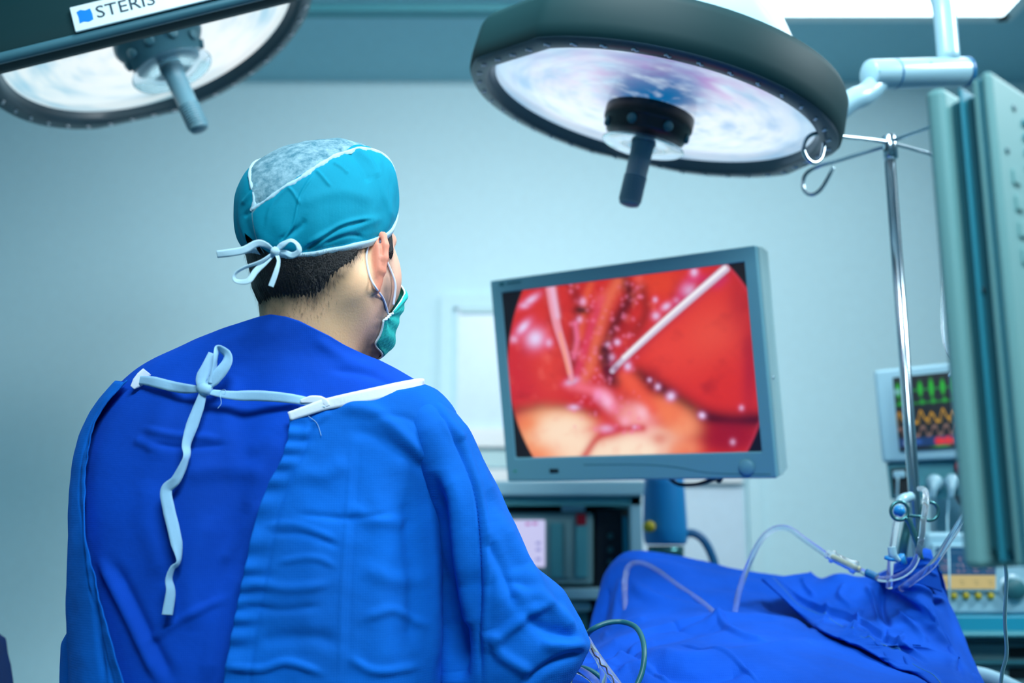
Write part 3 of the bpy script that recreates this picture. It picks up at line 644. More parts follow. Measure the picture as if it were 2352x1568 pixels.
# ties of the cap: knot, two loops and two ends at the back
kn = shoot(hs, Hc+0*hr, -hf) ; kn = at(632, 576, 1.108)
def px3(pts, dY=0): return np.array([at(x, y, Yv) for x, y, Yv in pts])
obj('cap_tie_end', ribbon(px3([(632, 577, 1.104), (610, 562, 1.100), (590, 559, 1.098), (560, 574, 1.096), (530, 580, 1.094), (498, 584, 1.092)]), [.004, .008, .0085, .009, .0085], twist=[.9, .2, 0, 0, .2], n=70), M['capwhite'], capo)
obj('cap_tie_end', ribbon(px3([(634, 580, 1.104), (640, 600, 1.098), (634, 625, 1.096), (622, 658, 1.097)]), [.005, .006, .0062, .0062], twist=[.6, .9, .4, .2], n=50), M['capwhite'], capo)
obj('cap_tie_loop', ribbon(px3([(632, 575, 1.104), (652, 560, 1.098), (668, 552, 1.096), (682, 560, 1.098), (687, 576, 1.1), (672, 586, 1.102), (655, 580, 1.104), (636, 578, 1.105)]), [.004, .007, .006, .006, .006, .007, .006, .004], twist=[.3, .2, .9, .9, .3, 0, 0, .3], n=80), M['capwhite'], capo)
obj('cap_tie_loop', ribbon(px3([(630, 580, 1.104), (600, 600, 1.096), (560, 615, 1.092), (539, 630, 1.091), (542, 645, 1.092), (570, 645, 1.093), (590, 620, 1.097), (630, 583, 1.105)]), [.004, .0045, .004, .004, .006, .007, .007, .004], twist=[.5, .6, .6, .8, .3, .2, .2, .5], n=90), M['capwhite'], capo)
kg = lathe([(.0005, -.005), (.004, -.004), (.0055, 0), (.004, .004), (.0005, .005)], at(632, 577, 1.101), np.array([.6, -.3, .6]), 20)
obj('cap_tie_knot', kg, M['capwhite'], capo)
# ---- face mask
ma = np.linspace(124, 236, 110); mt = np.linspace(0, 1, 46)
top = np.interp(ma,  [124, 134, 150, 180, 210, 226, 236], [-.108, -.082, -.060, -.040, -.060, -.082, -.108]); bot = np.interp(ma, [124, 136, 155, 180, 205, 224, 236], [-.120, -.146, -.158, -.162, -.158, -.146, -.120])
AA2, TT2 = np.meshgrid(ma, mt); AA2 = 180+(AA2-180)*(1+.16*TT2**1.5); U2 = top+(bot-top)*TT2
full = lambda P: smin(headsdf(P, False), nkf(P), .02)
nkf = lambda P: s_cap(P, L2W([0, -.022, -.055]), NB, .0585, .060)
ar = np.radians(AA2); D2 = np.sin(ar)[..., None]*hr-np.cos(ar)[..., None]*hf; O2 = Hc+np.clip(U2, -.150, 1)[..., None]*hu+hf*.02
MP = shoot(lambda P: headsdf(P, False), O2, D2); MP = MP+(U2-np.clip(U2, -.150, 1))[..., None]*hu
mo = .003+.010*np.sin(np.pi*TT2)**.6*np.clip(np.minimum(AA2-124, 236-AA2)/14, 0, 1)+.0012*np.sin(TT2*24)+.004*np.exp(-(TT2/.16)**2)*np.clip(1-np.abs(np.abs(AA2-180)-42)/24, 0, 1)
MP = MP+D2*mo[..., None]
# draw the lower edge in beneath the chin
MP = MP-hf*(np.clip((TT2-.8)/.2, 0, 1)**2*.012*np.clip(1-np.abs(AA2-180)/60, 0, 1))[..., None]
masko = obj('face_mask', geo(MP), M['mask'], surgeon, solid=.0012)
edge = [MP[j, 0] for j in range(0, 46, 3)]; obj('mask_edge', tube(edge, .0016, 8, 40), M['maskw'], masko)
edge = [MP[-1, i] for i in range(0, 110, 4)]; obj('mask_edge', tube(edge, .0014, 8, 90), M['maskw'], masko)
edge = [MP[0, i] for i in range(0, 110, 4)]; obj('mask_edge', tube(edge, .0013, 8, 90), M['maskw'], masko)
def hit(px, py, off=.0015, fn=None):
    d = raydir(px, py); t = .8
    for _ in range(90): t += float((fn or bodysdf)(CAM+d*t))*.85
    return CAM+d*(t-off)
lowp = [hit(893, 733, .002), hit(888, 708, .002), hit(880, 685, .002), hit(864, 662, .002), hit(851, 638, .002), hit(844, 610, .002), hit(842, 585, .002), hit(848, 560, .002), hit(858, 543, .003)]
obj('ear_loop', tube(lowp, .0014, 8, 60), M['loop'], masko)
fa_ = np.array([98., 101, 106, 112, 118, 124, 128]); fu_ = np.array([-.018, -.022, -.032, -.044, -.056, -.075, -.100]); fp_, fd_ = headpoint(fa_, fu_); fr = list(fp_+fd_*np.array([.006, .003, .002, .002, .002, .004, .006])[:, None])
obj('ear_loop', tube(fr, .0014, 8, 60), M['loop'], masko)

# ---- clothes: rings (py, left px, right px, half depth, centre Y)
def ringtab(tab, n=220, ex=1.0):
    tab = np.array(tab, float); zs = np.array([at(1176, r[0], r[4])[2] for r in tab]); L = np.array([at(r[1], r[0], r[4])[0] for r in tab]); Rr = np.array([at(r[2], r[0], r[4])[0] for r in tab])
    z = np.linspace(zs[0], zs[-1], n); o = np.argsort(zs)
    def it(v):
        y = np.interp(z, zs[o], v[o]); k = np.array([1, 4, 6, 4, 1.])/16
        for _ in range(3): y = np.convolve(np.pad(y, 2, 'edge'), k, 'valid')
        return y
    return z, (it(L)+it(Rr))/2, (it(Rr)-it(L))/2, it(tab[:, 3]), it(tab[:, 4])
class Shell:
    def __init__(s, tab, p=2.2): s.z, s.cx, s.a, s.b, s.cy = ringtab(tab); s.o = np.argsort(s.z); s.p = p
    def P(s, th, z, off=0):
        f = lambda v: np.interp(z, s.z[s.o], v[s.o]); sn, cs = np.sin(th), np.cos(th); e = 2/s.p
        pw = lambda x: np.sign(x)*np.abs(x)**e
        a = f(s.a)+off; b = f(s.b)+off
        return np.stack([f(s.cx)+a*pw(sn), f(s.cy)-b*pw(cs), z+0*th], -1)
    def inv(s, px, py, off=0):
        """surface coordinates of the back point seen at a pixel"""
        if not hasattr(s, 'q'):
            s.tt, s.zz = np.meshgrid(np.linspace(-1.62, 1.62, 420), np.linspace(s.z.min(), s.z.max(), 500)); s.q = proj(s.P(s.tt, s.zz))
        d = ((s.q-np.array([px, py]))**2).sum(-1); k = np.unravel_index(d.argmin(), d.shape); return s.tt[k], s.zz[k]
TB = [(700, 598, 812, .060, 1.225), (735, 572, 842, .072, 1.23), (770, 496, 856, .080, 1.24), (812, 402, 872, .088, 1.25), (845, 335, 905, .096, 1.26), (885, 285, 985, .105, 1.265), (940, 238, 1035, .115, 1.27), (1000, 212, 1048, .122, 1.27), (1060, 196, 1025, .127, 1.27), (1150, 190, 1006, .130, 1.27), (1250, 189, 1002, .131, 1.27), (1400, 188, 1000, .130, 1.27), (1568, 190, 1000, .128, 1.27), (1900, 195, 990, .13, 1.28), (2300, 200, 980, .14, 1.28), (3400, 190, 990, .15, 1.28)]
TO = Shell(TB)
# scrub shirt with its neckline
th = np.linspace(-math.pi, math.pi, 420, endpoint=False)
nl = [TO.inv(*p) for p in [(588, 727), (620, 722), (655, 724), (690, 735), (725, 752), (760, 772), (800, 793), (840, 814)]]
tn = np.array([p[0] for p in nl]); zn = np.array([p[1] for p in nl]); o = np.argsort(tn); tn, zn = tn[o], zn[o]
tnk = np.r_[-math.pi, -2.2, tn[0]-.35, tn, tn[-1]+.4, 2.4, math.pi]; znk = np.r_[zn[-1]-.09, zn[-1]-.03, zn[0]-.012, zn, zn[-1]-.012, zn[-1]-.05, zn[-1]-.09]
ztop = np.interp(th, tnk, znk)
for _ in range(3): ztop = (np.roll(ztop, 1)+2*ztop+np.roll(ztop, -1))/4
vv = np.linspace(0, 1, 360)[:, None]; zb = at(600, 2100, 1.27)[2]; Zg = ztop*(1-vv)+zb*vv; Tg = np.repeat(th[None], 360, 0)
G = TO.P(Tg, Zg, -.004); Nn = gridnormals(G, True); Nn *= np.sign(Nn[..., 1]*(G[..., 1]-1.26)+Nn[..., 0]*(G[..., 0]-G[..., 0].mean()))[..., None]
sf_ = [([(330, 985), (400, 1000), (500, 1004)], 8, .003), ([(350, 1020), (430, 1028), (520, 1018)], 8, -.003), ([(310, 1010), (360, 1030)], 10, .003), ([(700, 905), (620, 1000), (560, 1040)], 18, .003), ([(420, 1090), (500, 1075), (610, 1085)], 22, .004),
 ([(500, 1300), (560, 1210), (600, 1150)], 10, .003), ([(230, 1280), (300, 1420), (370, 1568)], 12, .006), ([(260, 1290), (330, 1430), (400, 1568)], 14, -.004), ([(330, 1480), (420, 1420), (520, 1370)], 9, .003), ([(480, 1180), (440, 1330), (450, 1450)], 24, .004), ([(350, 1100), (340, 1200), (380, 1330)], 26, .003),
 ([(640, 740), (560, 800), (470, 840)], 20, .002), ([(720, 775), (800, 830), (880, 850)], 14, .003), ([(760, 850), (840, 860), (920, 890)], 10, -.003), ([(540, 860), (520, 960), (530, 1080)], 26, .004), ([(410, 880), (370, 960), (360, 1060)], 26, .003), ([(560, 1300), (500, 1420), (470, 1568)], 20, .005), ([(560, 1180), (600, 1080), (640, 1000)], 18, .003)]
back = np.clip(-(G[..., 1]-1.27)/.03, 0, 1)
G = G+Nn*((folds(G, sf_)+.0018*fbm(G*np.array([1, 1, .6]), 26, 31, 3)-.010*np.exp(-((G[..., 0]-TO.P(np.zeros(1), np.array([1.3]))[0, 0])/.03)**2)*np.clip((1.47-G[..., 2])/.05, 0, 1))*back)[..., None]
scrub = obj('scrub_shirt', geo(G, True), M['scrub'], surgeon, solid=.0015)
# gown body, open at the back: right and left panels
def spline1(x, y):
    x, y = np.array(x), np.array(y); o = np.argsort(x); return lambda t: np.interp(t, x[o], y[o])
def panel(edge_px, top_px, side, off, fl, name, zbot, nu=240, nv=330, seed=0, rip=.0022):
    ed = np.array([TO.inv(*p) for p in edge_px]); tp = np.array([TO.inv(*p) for p in top_px])
    fe = spline1(ed[:, 1], ed[:, 0]); s = side
    ft_ = spline1(np.r_[tp[:, 0], s*math.pi], np.r_[tp[:, 1], tp[-1, 1]-.03])
    v = np.linspace(0, 1, nv)[:, None]; u = np.linspace(0, 1, nu)[None]**1.15
    z0 = ed[0, 1]; Zr = z0*(1-v)+zbot*v; t0 = fe(Zr); Tn = t0+(s*math.pi-t0)*u; Zt = ft_(Tn); Z = Zt*(1-v)+zbot*v
    for _ in range(3):
        t0 = fe(Z[:, :1]); Tn = t0+(s*math.pi-t0)*u; Zt = ft_(Tn); Z = Zt*(1-v)+zbot*v
    G = TO.P(Tn, Z, off); N = gridnormals(G); cen = TO.P(Tn*0, Z)*[1, 0, 1]+np.array([0, 1.27, 0]); N *= np.sign(((G-cen)*N*[1, 1, 0]).sum(-1))[..., None]
    q = proj(G); bk = np.clip(-(G[..., 1]-1.28)/.03, 0, 1); du = np.abs((Tn-t0)*.2)
    de = (np.linspace(0, 1, nu)[None]**1.15)*np.abs(s*math.pi-t0)*.2        # metres from the opening edge
    hem = rip*np.sin(Z*260+3*np.sin(Z*37))*np.exp(-(de/.018)**2)+.0016*np.exp(-((de-.019)/.0022)**2)*-1+.004*np.exp(-(de/.01)**2)
    fl = [(l_, w_*(.75 if w_ < 15 else 1), a_*(.75 if w_ < 15 else .8)) for l_, w_, a_ in fl]
    G = G+N*((folds(G, fl)+.0008*(1-2*np.abs(fbm(G*np.array([1, 1, .8]), 34, 90+seed, 2)))+.0015*fbm(G*np.array([1, 1, .45]), 24, 50+seed, 3)+.0009*fbm(G, 90, 70+seed, 2)+hem)*bk)[..., None]
    return G, N
rf_ = [([(808, 1010), (796, 1190), (784, 1360), (780, 1568)], 5, .0016), ([(826, 1010), (815, 1190), (804, 1360), (800, 1568)], 9, -.001), ([(770, 935), (850, 945), (913, 991), (992, 1075)], 16, .008), ([(800, 985), (880, 1010), (990, 1090)], 16, -.004),
 ([(607, 1207), (680, 1205), (770, 1238)], 9, .003), ([(620, 1225), (700, 1228), (780, 1255)], 8, -.003), ([(800, 1160), (850, 1190), (940, 1200)], 16, .004), ([(560, 1330), (660, 1350), (760, 1340)], 14, .004), ([(540, 1380), (640, 1400), (740, 1390)], 12, -.003),
 ([(516, 1528), (600, 1535), (660, 1520), (740, 1545)], 10, .006), ([(800, 1510), (860, 1540), (960, 1530)], 12, .005), ([(590, 1470), (700, 1460), (780, 1475)], 18, -.004), ([(690, 1010), (720, 975), (760, 945)], 10, .004), ([(660, 1080), (740, 1090), (800, 1060)], 20, .004), ([(830, 1300), (900, 1330), (985, 1330)], 20, .003),
 ([(985, 1080), (998, 1200), (996, 1400), (990, 1568)], 16, .006), ([(860, 1100), (880, 1250), (870, 1400), (880, 1568)], 34, .006), ([(930, 1150), (945, 1300), (940, 1500)], 20, -.006), ([(740, 1150), (720, 1300), (700, 1500)], 30, .004), ([(850, 960), (930, 960), (1000, 1000)], 12, -.003), ([(680, 1180), (800, 1190), (900, 1180)], 10, -.003), ([(830, 1420), (900, 1400), (980, 1440)], 14, .004), ([(640, 1290), (720, 1280), (770, 1300)], 9, .003)]
zb = at(600, 2900, 1.27)[2]
R_edge = [(664, 958), (662, 1010), (648, 1060), (620, 1108), (603, 1160), (590, 1200), (572, 1290), (552, 1380), (535, 1470), (518, 1566), (490, 1700), (470, 1900)]
R_top = [(664, 958), (700, 945), (745, 930), (800, 918), (860, 906), (910, 896), (962, 886)]
GR, NR = panel(R_edge, R_top, 1, .007, rf_, 'r', zb, seed=1)
gown = obj('surgical_gown', geo(GR), M['gown'], surgeon, solid=.0014)
lf_ = [([(225, 960), (212, 1080), (205, 1200), (215, 1400)], 7, .004), ([(240, 1250), (262, 1400), (300, 1568)], 12, .004), ([(215, 1300), (225, 1450), (240, 1568)], 10, -.005), ([(200, 1000), (198, 1150)], 6, -.003)]
L_edge = [(312, 878), (285, 905), (252, 945), (238, 975), (222, 1030), (213, 1080), (213, 1150), (222, 1220), (232, 1300), (250, 1380), (275, 1470), (302, 1566), (340, 1700), (380, 1900)]
L_top = [(312, 878), (306, 876), (300, 878)]
GL, NL = panel(L_edge, L_top, -1, .007, lf_, 'l', zb, nu=160, nv=300, seed=2, rip=.0004)
obj('left_panel', geo(GL), M['gown'], gown, solid=.0014)
def sleeve(tab, fl, name, seed, parent, p=2.0):
    SL = Shell(tab, p); t = np.linspace(-math.pi, math.pi, 260, endpoint=False)[None]; z = np.linspace(SL.z.max(), SL.z.min(), 330)[:, None]; T_, Z_ = t+0*z, z+0*t
    G = SL.P(T_, Z_); N = gridnormals(G, True); c_ = SL.P(T_*0, Z_); c_[..., 1] = np.interp(Z_, SL.z[SL.o], SL.cy[SL.o]); N *= np.sign(((G-c_)*N).sum(-1))[..., None]
    fr_ = np.clip(-(G[..., 1]-1.27)/.03, 0, 1)
    G = G+N*((folds(G, fl)*fr_+.0017*fbm(G*np.array([1, 1, .5]), 22, seed, 3)+.0010*fbm(G, 80, seed+3, 2)))[..., None]
    return obj(name, geo(G, True), M['gown'], parent, solid=.0014)
SR = [(880, 850, 958, .030, 1.27), (900, 850, 990, .05, 1.27), (930, 865, 1030, .068, 1.27), (960, 880, 1058, .078, 1.27), (1000, 900, 1084, .085, 1.27), (1060, 930, 1110, .090, 1.275), (1110, 955, 1138, .092, 1.275), (1200, 985, 1180, .094, 1.28), (1300, 1003, 1222, .096, 1.285), (1330, 1004, 1262, .097, 1.29), (1355, 1004, 1292, .098, 1.29), (1430, 1002, 1334, .10, 1.30), (1478, 1000, 1356, .10, 1.30), (1520, 1000, 1334, .098, 1.30), (1568, 1000, 1304, .09, 1.30), (1640, 1010, 1270, .07, 1.31), (1700, 1040, 1220, .04, 1.31)]
sr_ = [([(968, 898), (1010, 950), (1060, 1050), (1090, 1130), (1104, 1250), (1106, 1568)], 4, -.0045), ([(985, 905), (1025, 955), (1075, 1060), (1104, 1150), (1118, 1260), (1120, 1568)], 7, .004), ([(1005, 1080), (1015, 1200), (1030, 1350), (1060, 1568)], 22, -.014), ([(1000, 1060), (1040, 1150), (1060, 1300), (1100, 1480)], 22, .008),
 ([(1130, 1480), (1200, 1420), (1260, 1380)], 13, .006), ([(1140, 1180), (1190, 1280), (1250, 1370), (1330, 1470)], 16, .009), ([(1110, 1230), (1160, 1330), (1190, 1400)], 14, -.006), ([(1200, 1400), (1240, 1440), (1330, 1470)], 16, -.006), ([(1130, 1440), (1150, 1500), (1220, 1545)], 14, .006), ([(1240, 1480), (1300, 1480), (1350, 1486)], 14, .007), ([(1170, 1330), (1250, 1360), (1290, 1400)], 12, -.004),
 ([(1200, 1568), (1270, 1520), (1345, 1490)], 10, -.007), ([(1045, 960), (1085, 1040), (1130, 1150)], 14, .005), ([(1060, 1420), (1050, 1500), (1045, 1568)], 26, -.012), ([(1130, 1200), (1140, 1350), (1120, 1500)], 20, .005), ([(1010, 960), (1040, 1000), (1060, 1010)], 10, .003)]
sleeve(SR, sr_, 'sleeve', 81, gown)
SLL = [(940, 240, 330, .03, 1.30), (1000, 214, 340, .06, 1.30), (1100, 192, 350, .07, 1.31), (1250, 189, 350, .075, 1.32), (1400, 188, 350, .08, 1.33), (1432, 184, 350, .08, 1.33), (1468, 162, 350, .08, 1.34), (1520, 160, 345, .08, 1.34), (1568, 158, 340, .078, 1.34), (1660, 170, 330, .06, 1.34), (1700, 200, 300, .03, 1.34)]
sleeve(SLL, [([(188, 1440), (178, 1490), (185, 1568)], 6, -.006)], 'sleeve', 91, gown)
# forearm sleeves and gloved hands reaching the table
for el, wr, nm, sg in ((ELR, WRR, 0, 1), (ELL, WRL, 0, -1)):
    d_ = (wr-el)/np.linalg.norm(wr-el)
    obj('forearm_sleeve', tube([el-d_*.02, el+(wr-el)*.4, el+(wr-el)*.8, wr+d_*.005], [.05, .048, .037, .031], 28, 40), M['gown'], gown)
    n_ = np.cross(d_, [0, 0, 1]); n_ /= np.linalg.norm(n_); dn = np.cross(n_, d_)
    gl = surgeon
    palm = tube([wr-d_*.02, wr+d_*.02, wr+d_*.05, wr+d_*.088], [.026, .03, .036, .032], 20, 24); palm = ([wr+(np.array(p)-wr)-dn*((np.array(p)-wr)@dn)*.45 for p in palm[0]], palm[1])
    fs = []
    for k, (of, ln) in enumerate([(-.028, .066), (-.010, .075), (.009, .07), (.026, .055)]):
        b0 = wr+d_*.08+n_*of; fs.append(tube([b0-d_*.01, b0+d_*ln*.4-dn*.003, b0+d_*ln*.72-dn*.016, b0+d_*ln*.85-dn*.034], [.0095, .009, .0085, .007], 12, 20))
    b0 = wr+d_*.03-n_*.028*sg; fs.append(tube([b0, b0+d_*.025-n_*.018*sg-dn*.006, b0+d_*.05-n_*.022*sg-dn*.022], [.012, .011, .008], 12, 16))
    go = obj('surgical_glove', merge(palm, *fs), M['glove'], surgeon); rm_ = go.modifiers.new('r', 'REMESH'); rm_.mode = 'VOXEL'; rm_.voxel_size = .0028; rm_.use_smooth_shade = True; sm_ = go.modifiers.new('s', 'SMOOTH'); sm_.iterations = 3
# white bindings and the tie
def onT(pts, off=.010, tab=None):
    out = []
    for p in pts:
        t, z = TO.inv(p[0], p[1]); q = TO.P(np.array(t), np.array(z), off); q = at(p[0], p[1], q[1]-(p[2] if len(p) > 2 else 0)); out.append(q)
    return np.array(out)
obj('neck_binding', ribbon(onT([(664, 956), (700, 944), (745, 929), (800, 917), (860, 905), (915, 893), (962, 884), (974, 884)], .015), [.0105, .0125, .0145, .0160, .0165, .0165, .0160, .013], n=90), M['bind'], gown)
obj('neck_binding', ribbon(onT([(338, 853), (328, 864), (316, 878), (304, 890)], .014), [.012, .014, .013, .006], n=30), M['bind'], gown)
obj('neck_tie', ribbon(onT([(318, 872, .001), (350, 876, .001), (400, 888, .002), (435, 893, .003), (470, 893, .006)], .012), [.010, .0125, .0125, .0120, .006], twist=[0, 0, .15, -.3, .4], n=70), M['tape'], gown)
obj('neck_tie', ribbon(onT([(468, 896, .006), (500, 903, .004), (540, 908, .001), (600, 909, .001), (660, 914, .001), (710, 922, .001), (748, 930, .002)], .012), [.006, .009, .012, .0125, .0115, .010, .007], twist=[.5, .2, 0, -.1, 0, .3, .6], n=90), M['tape'], gown)
obj('neck_tie', ribbon(onT([(690, 921, .003), (720, 917, .004), (745, 922, .004), (752, 933, .002)], .012), [.004, .009, .010, .006], n=30), M['bind'], gown)
obj('tie_knot', lathe([(.0008, -.008), (.006, -.007), (.0085, 0), (.006, .007), (.0008, .008)], onT([(470, 893, .008)], .012)[0], np.array([.8, -.2, -.3]), 24), M['tape'], gown)
obj('tie_loop', ribbon(onT([(470, 893, .010), (495, 868, .012), (520, 835, .014), (522, 815, .014), (510, 803, .014), (500, 800, .016), (496, 815, .02), (492, 845, .016), (484, 880, .012)], .012), [.007, .013, .0135, .012, .011, .010, .008, .007, .006], twist=[0, 0, .1, .4, .7, .9, .9, .7, .3], n=110), M['tape'], gown)
obj('tie_end', ribbon(onT([(462, 890, .010), (462, 870, .012), (478, 840, .012), (490, 812, .010)], .012), [.008, .0135, .0135, .0115], twist=[.2, 0, 0, .1], n=50), M['tape'], gown)
obj('tie_end', ribbon(onT([(468, 897, .009), (458, 930, .006), (440, 980, .003), (428, 1020, .002), (428, 1050, .003), (405, 1100, .002), (382, 1125, .001), (388, 1170, .001), (400, 1220, .001), (411, 1285, .001), (396, 1305, .003), (388, 1330, .002), (392, 1360, .001), (384, 1412, .001)], .012),
    [.008, .012, .0135, .0115, .010, .0105, .0125, .0130, .0130, .0125, .007, .008, .011, .0115], twist=[.2, 0, .1, .5, .8, .2, 0, -.15, 0, .1, .9, .5, .2, 0], n=200), M['tape'], gown)
obj('loose_thread', tube(onT([(500, 898, .004), (515, 905, .003), (517, 895, .004), (505, 900, .004), (508, 925, .003), (500, 938, .003)], .012), .0003, 6, 50), M['tape'], gown)
obj('loose_thread', tube(onT([(708, 955, .001), (728, 972, .001), (738, 1000, .001)], .012), .0003, 6, 30), M['tape'], gown)
# trousers and shoes below the frame
tr = []
for ft, sg in ((FTL, -1), (FTR, 1)):
    hip = PEL+np.array([.085*sg, 0, -.05]); tr.append(tube([hip+np.array([0, 0, .1]), hip, (hip+ft)/2, ft+np.array([0, 0, .02])], [.1, .098, .085, .075], 28, 30))
    f0 = np.array([ft[0], ft[1]+.05, 0]); sh = lathe([(.001, 0), (.048, 0), (.05, .015), (.048, .035), (.04, .055), (.02, .068), (.001, .07)], (0, 0, 0), (0, 0, 1), 32)
    obj('shoe', ([np.array([p[0]*.95, p[1]*2.7, p[2]])*[1, 1, 1+.25*(-p[1]*9)]+f0 for p in sh[0]], sh[1]), M['shoe'], surgeon)
for g_ in tr: obj('trouser_leg', g_, M['scrub'], surgeon)

# ================================================================== RED SCREEN MONITOR
def P3(px, py, Y): return at(px, py, Y)
MC = np.array([.2111, 1.8866, 1.5634]); MW, MH = .56, .4144; MR = rot(-.5533, .1906, .0142)
mp = lambda x, y, z: MC+MR@np.array([x, y, z])
def mbox(x0, x1, z0, z1, y0, y1): return box(mp((x0+x1)/2, (y0+y1)/2, (z0+z1)/2), (x1-x0, y1-y0, z1-z0), MR)
mon = thing('surgical_monitor', 'flat grey monitor showing the red surgical picture, screen facing the surgeon', 'monitor', mp(0, .03, -MH/2))
xa, xb, za, zb_ = -.457*MW, .459*MW, -.384*MH, .434*MH
bez = obj('bezel', (lambda o_, i_: ([mp(x, y, z) for y in (0, .0165) for x, z in o_+i_], [(k, (k+1) % 4, 4+(k+1) % 4, 4+k) for k in range(4)]+[(8+k, 12+k, 12+(k+1) % 4, 8+(k+1) % 4) for k in range(4)]+[(k, 8+k, 8+(k+1) % 4, (k+1) % 4) for k in range(4)]+[(4+k, 4+(k+1) % 4, 12+(k+1) % 4, 12+k) for k in range(4)]))([(-MW/2, -MH/2), (MW/2, -MH/2), (MW/2, MH/2), (-MW/2, MH/2)], [(xa, za), (xb, za), (xb, zb_), (xa, zb_)]), M['bezelgrey'], mon, smooth=False, bevel=.003)
obj('side_band', merge(mbox(-MW/2+.001, MW/2+.001, -MH/2+.001, MH/2-.001, .018, .044), mbox(-MW/2+.003, MW/2, -MH/2+.004, MH/2-.003, .047, .062), mbox(-MW/2+.005, MW/2-.001, -MH/2+.006, MH/2-.006, .065, .078)), M['bezelside'], mon, smooth=False, bevel=.002)
obj('rear_shell', merge(mbox(-MW/2+.004, MW/2-.005, -MH/2+.006, MH/2-.006, .0185, .077), mbox(-MW/2+.03, MW/2-.04, -MH/2+.03, MH/2-.03, .077, .095)), M['reardark'], mon, smooth=False, bevel=.003)
nx, nz = 520, 360
U_, V_ = np.meshgrid(np.linspace(0, 1, nx), np.linspace(0, 1, nz))
G = MC+(xa+(xb-xa)*U_)[..., None]*MR[:, 0]+(zb_-(zb_-za)*V_)[..., None]*MR[:, 2]+.004*MR[:, 1]
# picture coordinates of the screen content
src = np.array([(180, 385), (1590, 210), (1690, 1300), (262, 1348)], float); dst = np.array([(0, 0), (1, 0), (1, 1), (0, 1)], float)
Amat = []
for (x, y), (a, b) in zip(src, dst): Amat += [[a, b, 1, 0, 0, 0, -x*a, -x*b, x], [0, 0, 0, a, b, 1, -y*a, -y*b, y]]
Amat = np.array(Amat); Hm = np.append(np.linalg.solve(Amat[:, :8], Amat[:, 8]), 1).reshape(3, 3)
q = np.stack([U_, V_, np.ones_like(U_)], -1)@Hm.T; X, Y_ = q[..., 0]/q[..., 2], q[..., 1]/q[..., 2]; XY = np.stack([X, Y_], -1)
img = np.ones(X.shape+(3,))*lin((214, 44, 42))
def paint(mask, c, a=1.0):
    global img
    m = np.clip(mask*a, 0, 1)[..., None]; img = img*(1-m)+(lin(c) if max(c) > 2 else np.array(c))*m
def blob(x, y, rx, ry, c, a=1.0, ang=0, p=2, rough=0):
    ca, sa = math.cos(math.radians(ang)), math.sin(math.radians(ang)); dx, dy = X-x, Y_-y; e = ((dx*ca+dy*sa)/rx)**2+((-dx*sa+dy*ca)/ry)**2
    if rough: e = e*(1+rough*fbm(XY/100, 1.6, int(x+y), 2))
    paint(np.exp(-e**(p/2)), c, a)
def stroke(line, wd, c, a=1.0, w1=None, soft=1):
    d, t = segdist(XY, line); w_ = wd if w1 is None else wd+(w1-wd)*t; paint(np.exp(-(d/w_)**(2 if soft else 6)), c, a)
nf = fbm(XY/100, .9, 5, 3)
paint(np.clip(.2+.4*nf, 0, 1), (190, 25, 38), .6)
blob(360, 850, 240, 300, (195, 22, 58), .7); blob(440, 700, 160, 260, (225, 62, 48), .7); blob(470, 850, 90, 150, (232, 70, 60), .6)
blob(1330, 640, 330, 330, (226, 52, 46), .9, p=3); blob(1400, 640, 200, 170, (236, 84, 66), .7, -25); blob(1130, 730, 160, 150, (238, 72, 60), .6); blob(1500, 900, 170, 200, (214, 40, 30), .6); blob(1100, 330, 170, 90, (226, 66, 42), .9)
blob(1560, 420, 70, 190, (170, 20, 40), .6); blob(1620, 800, 45, 300, (160, 14, 42), .7)
stroke([(590, 340), (640, 480), (610, 600), (600, 800)], 38, (90, 10, 24), .55); stroke([(880, 300), (930, 400), (880, 500), (820, 620), (780, 760), (820, 900)], 42, (60, 4, 20), .85); stroke([(1000, 360), (1020, 500), (960, 620)], 34, (110, 16, 20), .6)
stroke([(700, 330), (660, 470), (640, 640)], 24, (232, 92, 60), .8); stroke([(860, 320), (790, 450), (740, 620), (700, 800), (650, 900)], 38, (232, 106, 76), .9); stroke([(760, 420), (700, 600), (650, 760), (610, 880)], 26, (222, 60, 96), .8); stroke([(610, 560), (620, 660), (600, 760)], 16, (238, 110, 150), .9)
blob(645, 485, 50, 24, (30, 4, 12), .9); blob(910, 600, 60, 60, (150, 20, 28), .6); blob(940, 680, 90, 70, (205, 48, 40), .6, -20); stroke([(780, 720), (830, 870), (860, 900)], 36, (60, 2, 26), .8)
stroke([(980, 870), (1130, 960), (1230, 1030), (1360, 1100), (1520, 1130), (1660, 1120)], 56, (80, 2, 22), 1); blob(1500, 1220, 190, 90, (150, 5, 36), .9, p=4); blob(1330, 1180, 60, 60, (160, 20, 30), .6)
stroke([(270, 1070), (420, 1055), (600, 1060), (720, 1080)], 34, (150, 18, 30), .85); blob(720, 1000, 130, 70, (200, 28, 46), .8)
blob(520, 1230, 270, 175, (250, 178, 128), 1, 10, 5, .1); blob(580, 1230, 215, 140, (255, 226, 198), 1, 15, 5, .12); blob(330, 1150, 60, 50, (246, 120, 70), .6); blob(400, 1320, 120, 60, (250, 140, 96), .6)
blob(950, 1285, 270, 110, (255, 230, 204), 1, -14, 5, .12); blob(1230, 1150, 110, 90, (250, 156, 112), .9, 20, 3, .2); blob(1130, 1060, 130, 80, (248, 128, 84), .9, 15, 3, .2); blob(1240, 1290, 100, 60, (248, 150, 108), .8, 0, 3, .2)
blob(960, 1120, 130, 90, (252, 170, 168), .9, 40, 3, .2); blob(1100, 1230, 60, 40, (214, 60, 40), .6); blob(780, 1180, 100, 60, (226, 64, 62), .7, 0, 2, .3); stroke([(660, 1340), (740, 1230), (850, 1180), (1000, 1170)], 26, (205, 34, 40), .8)
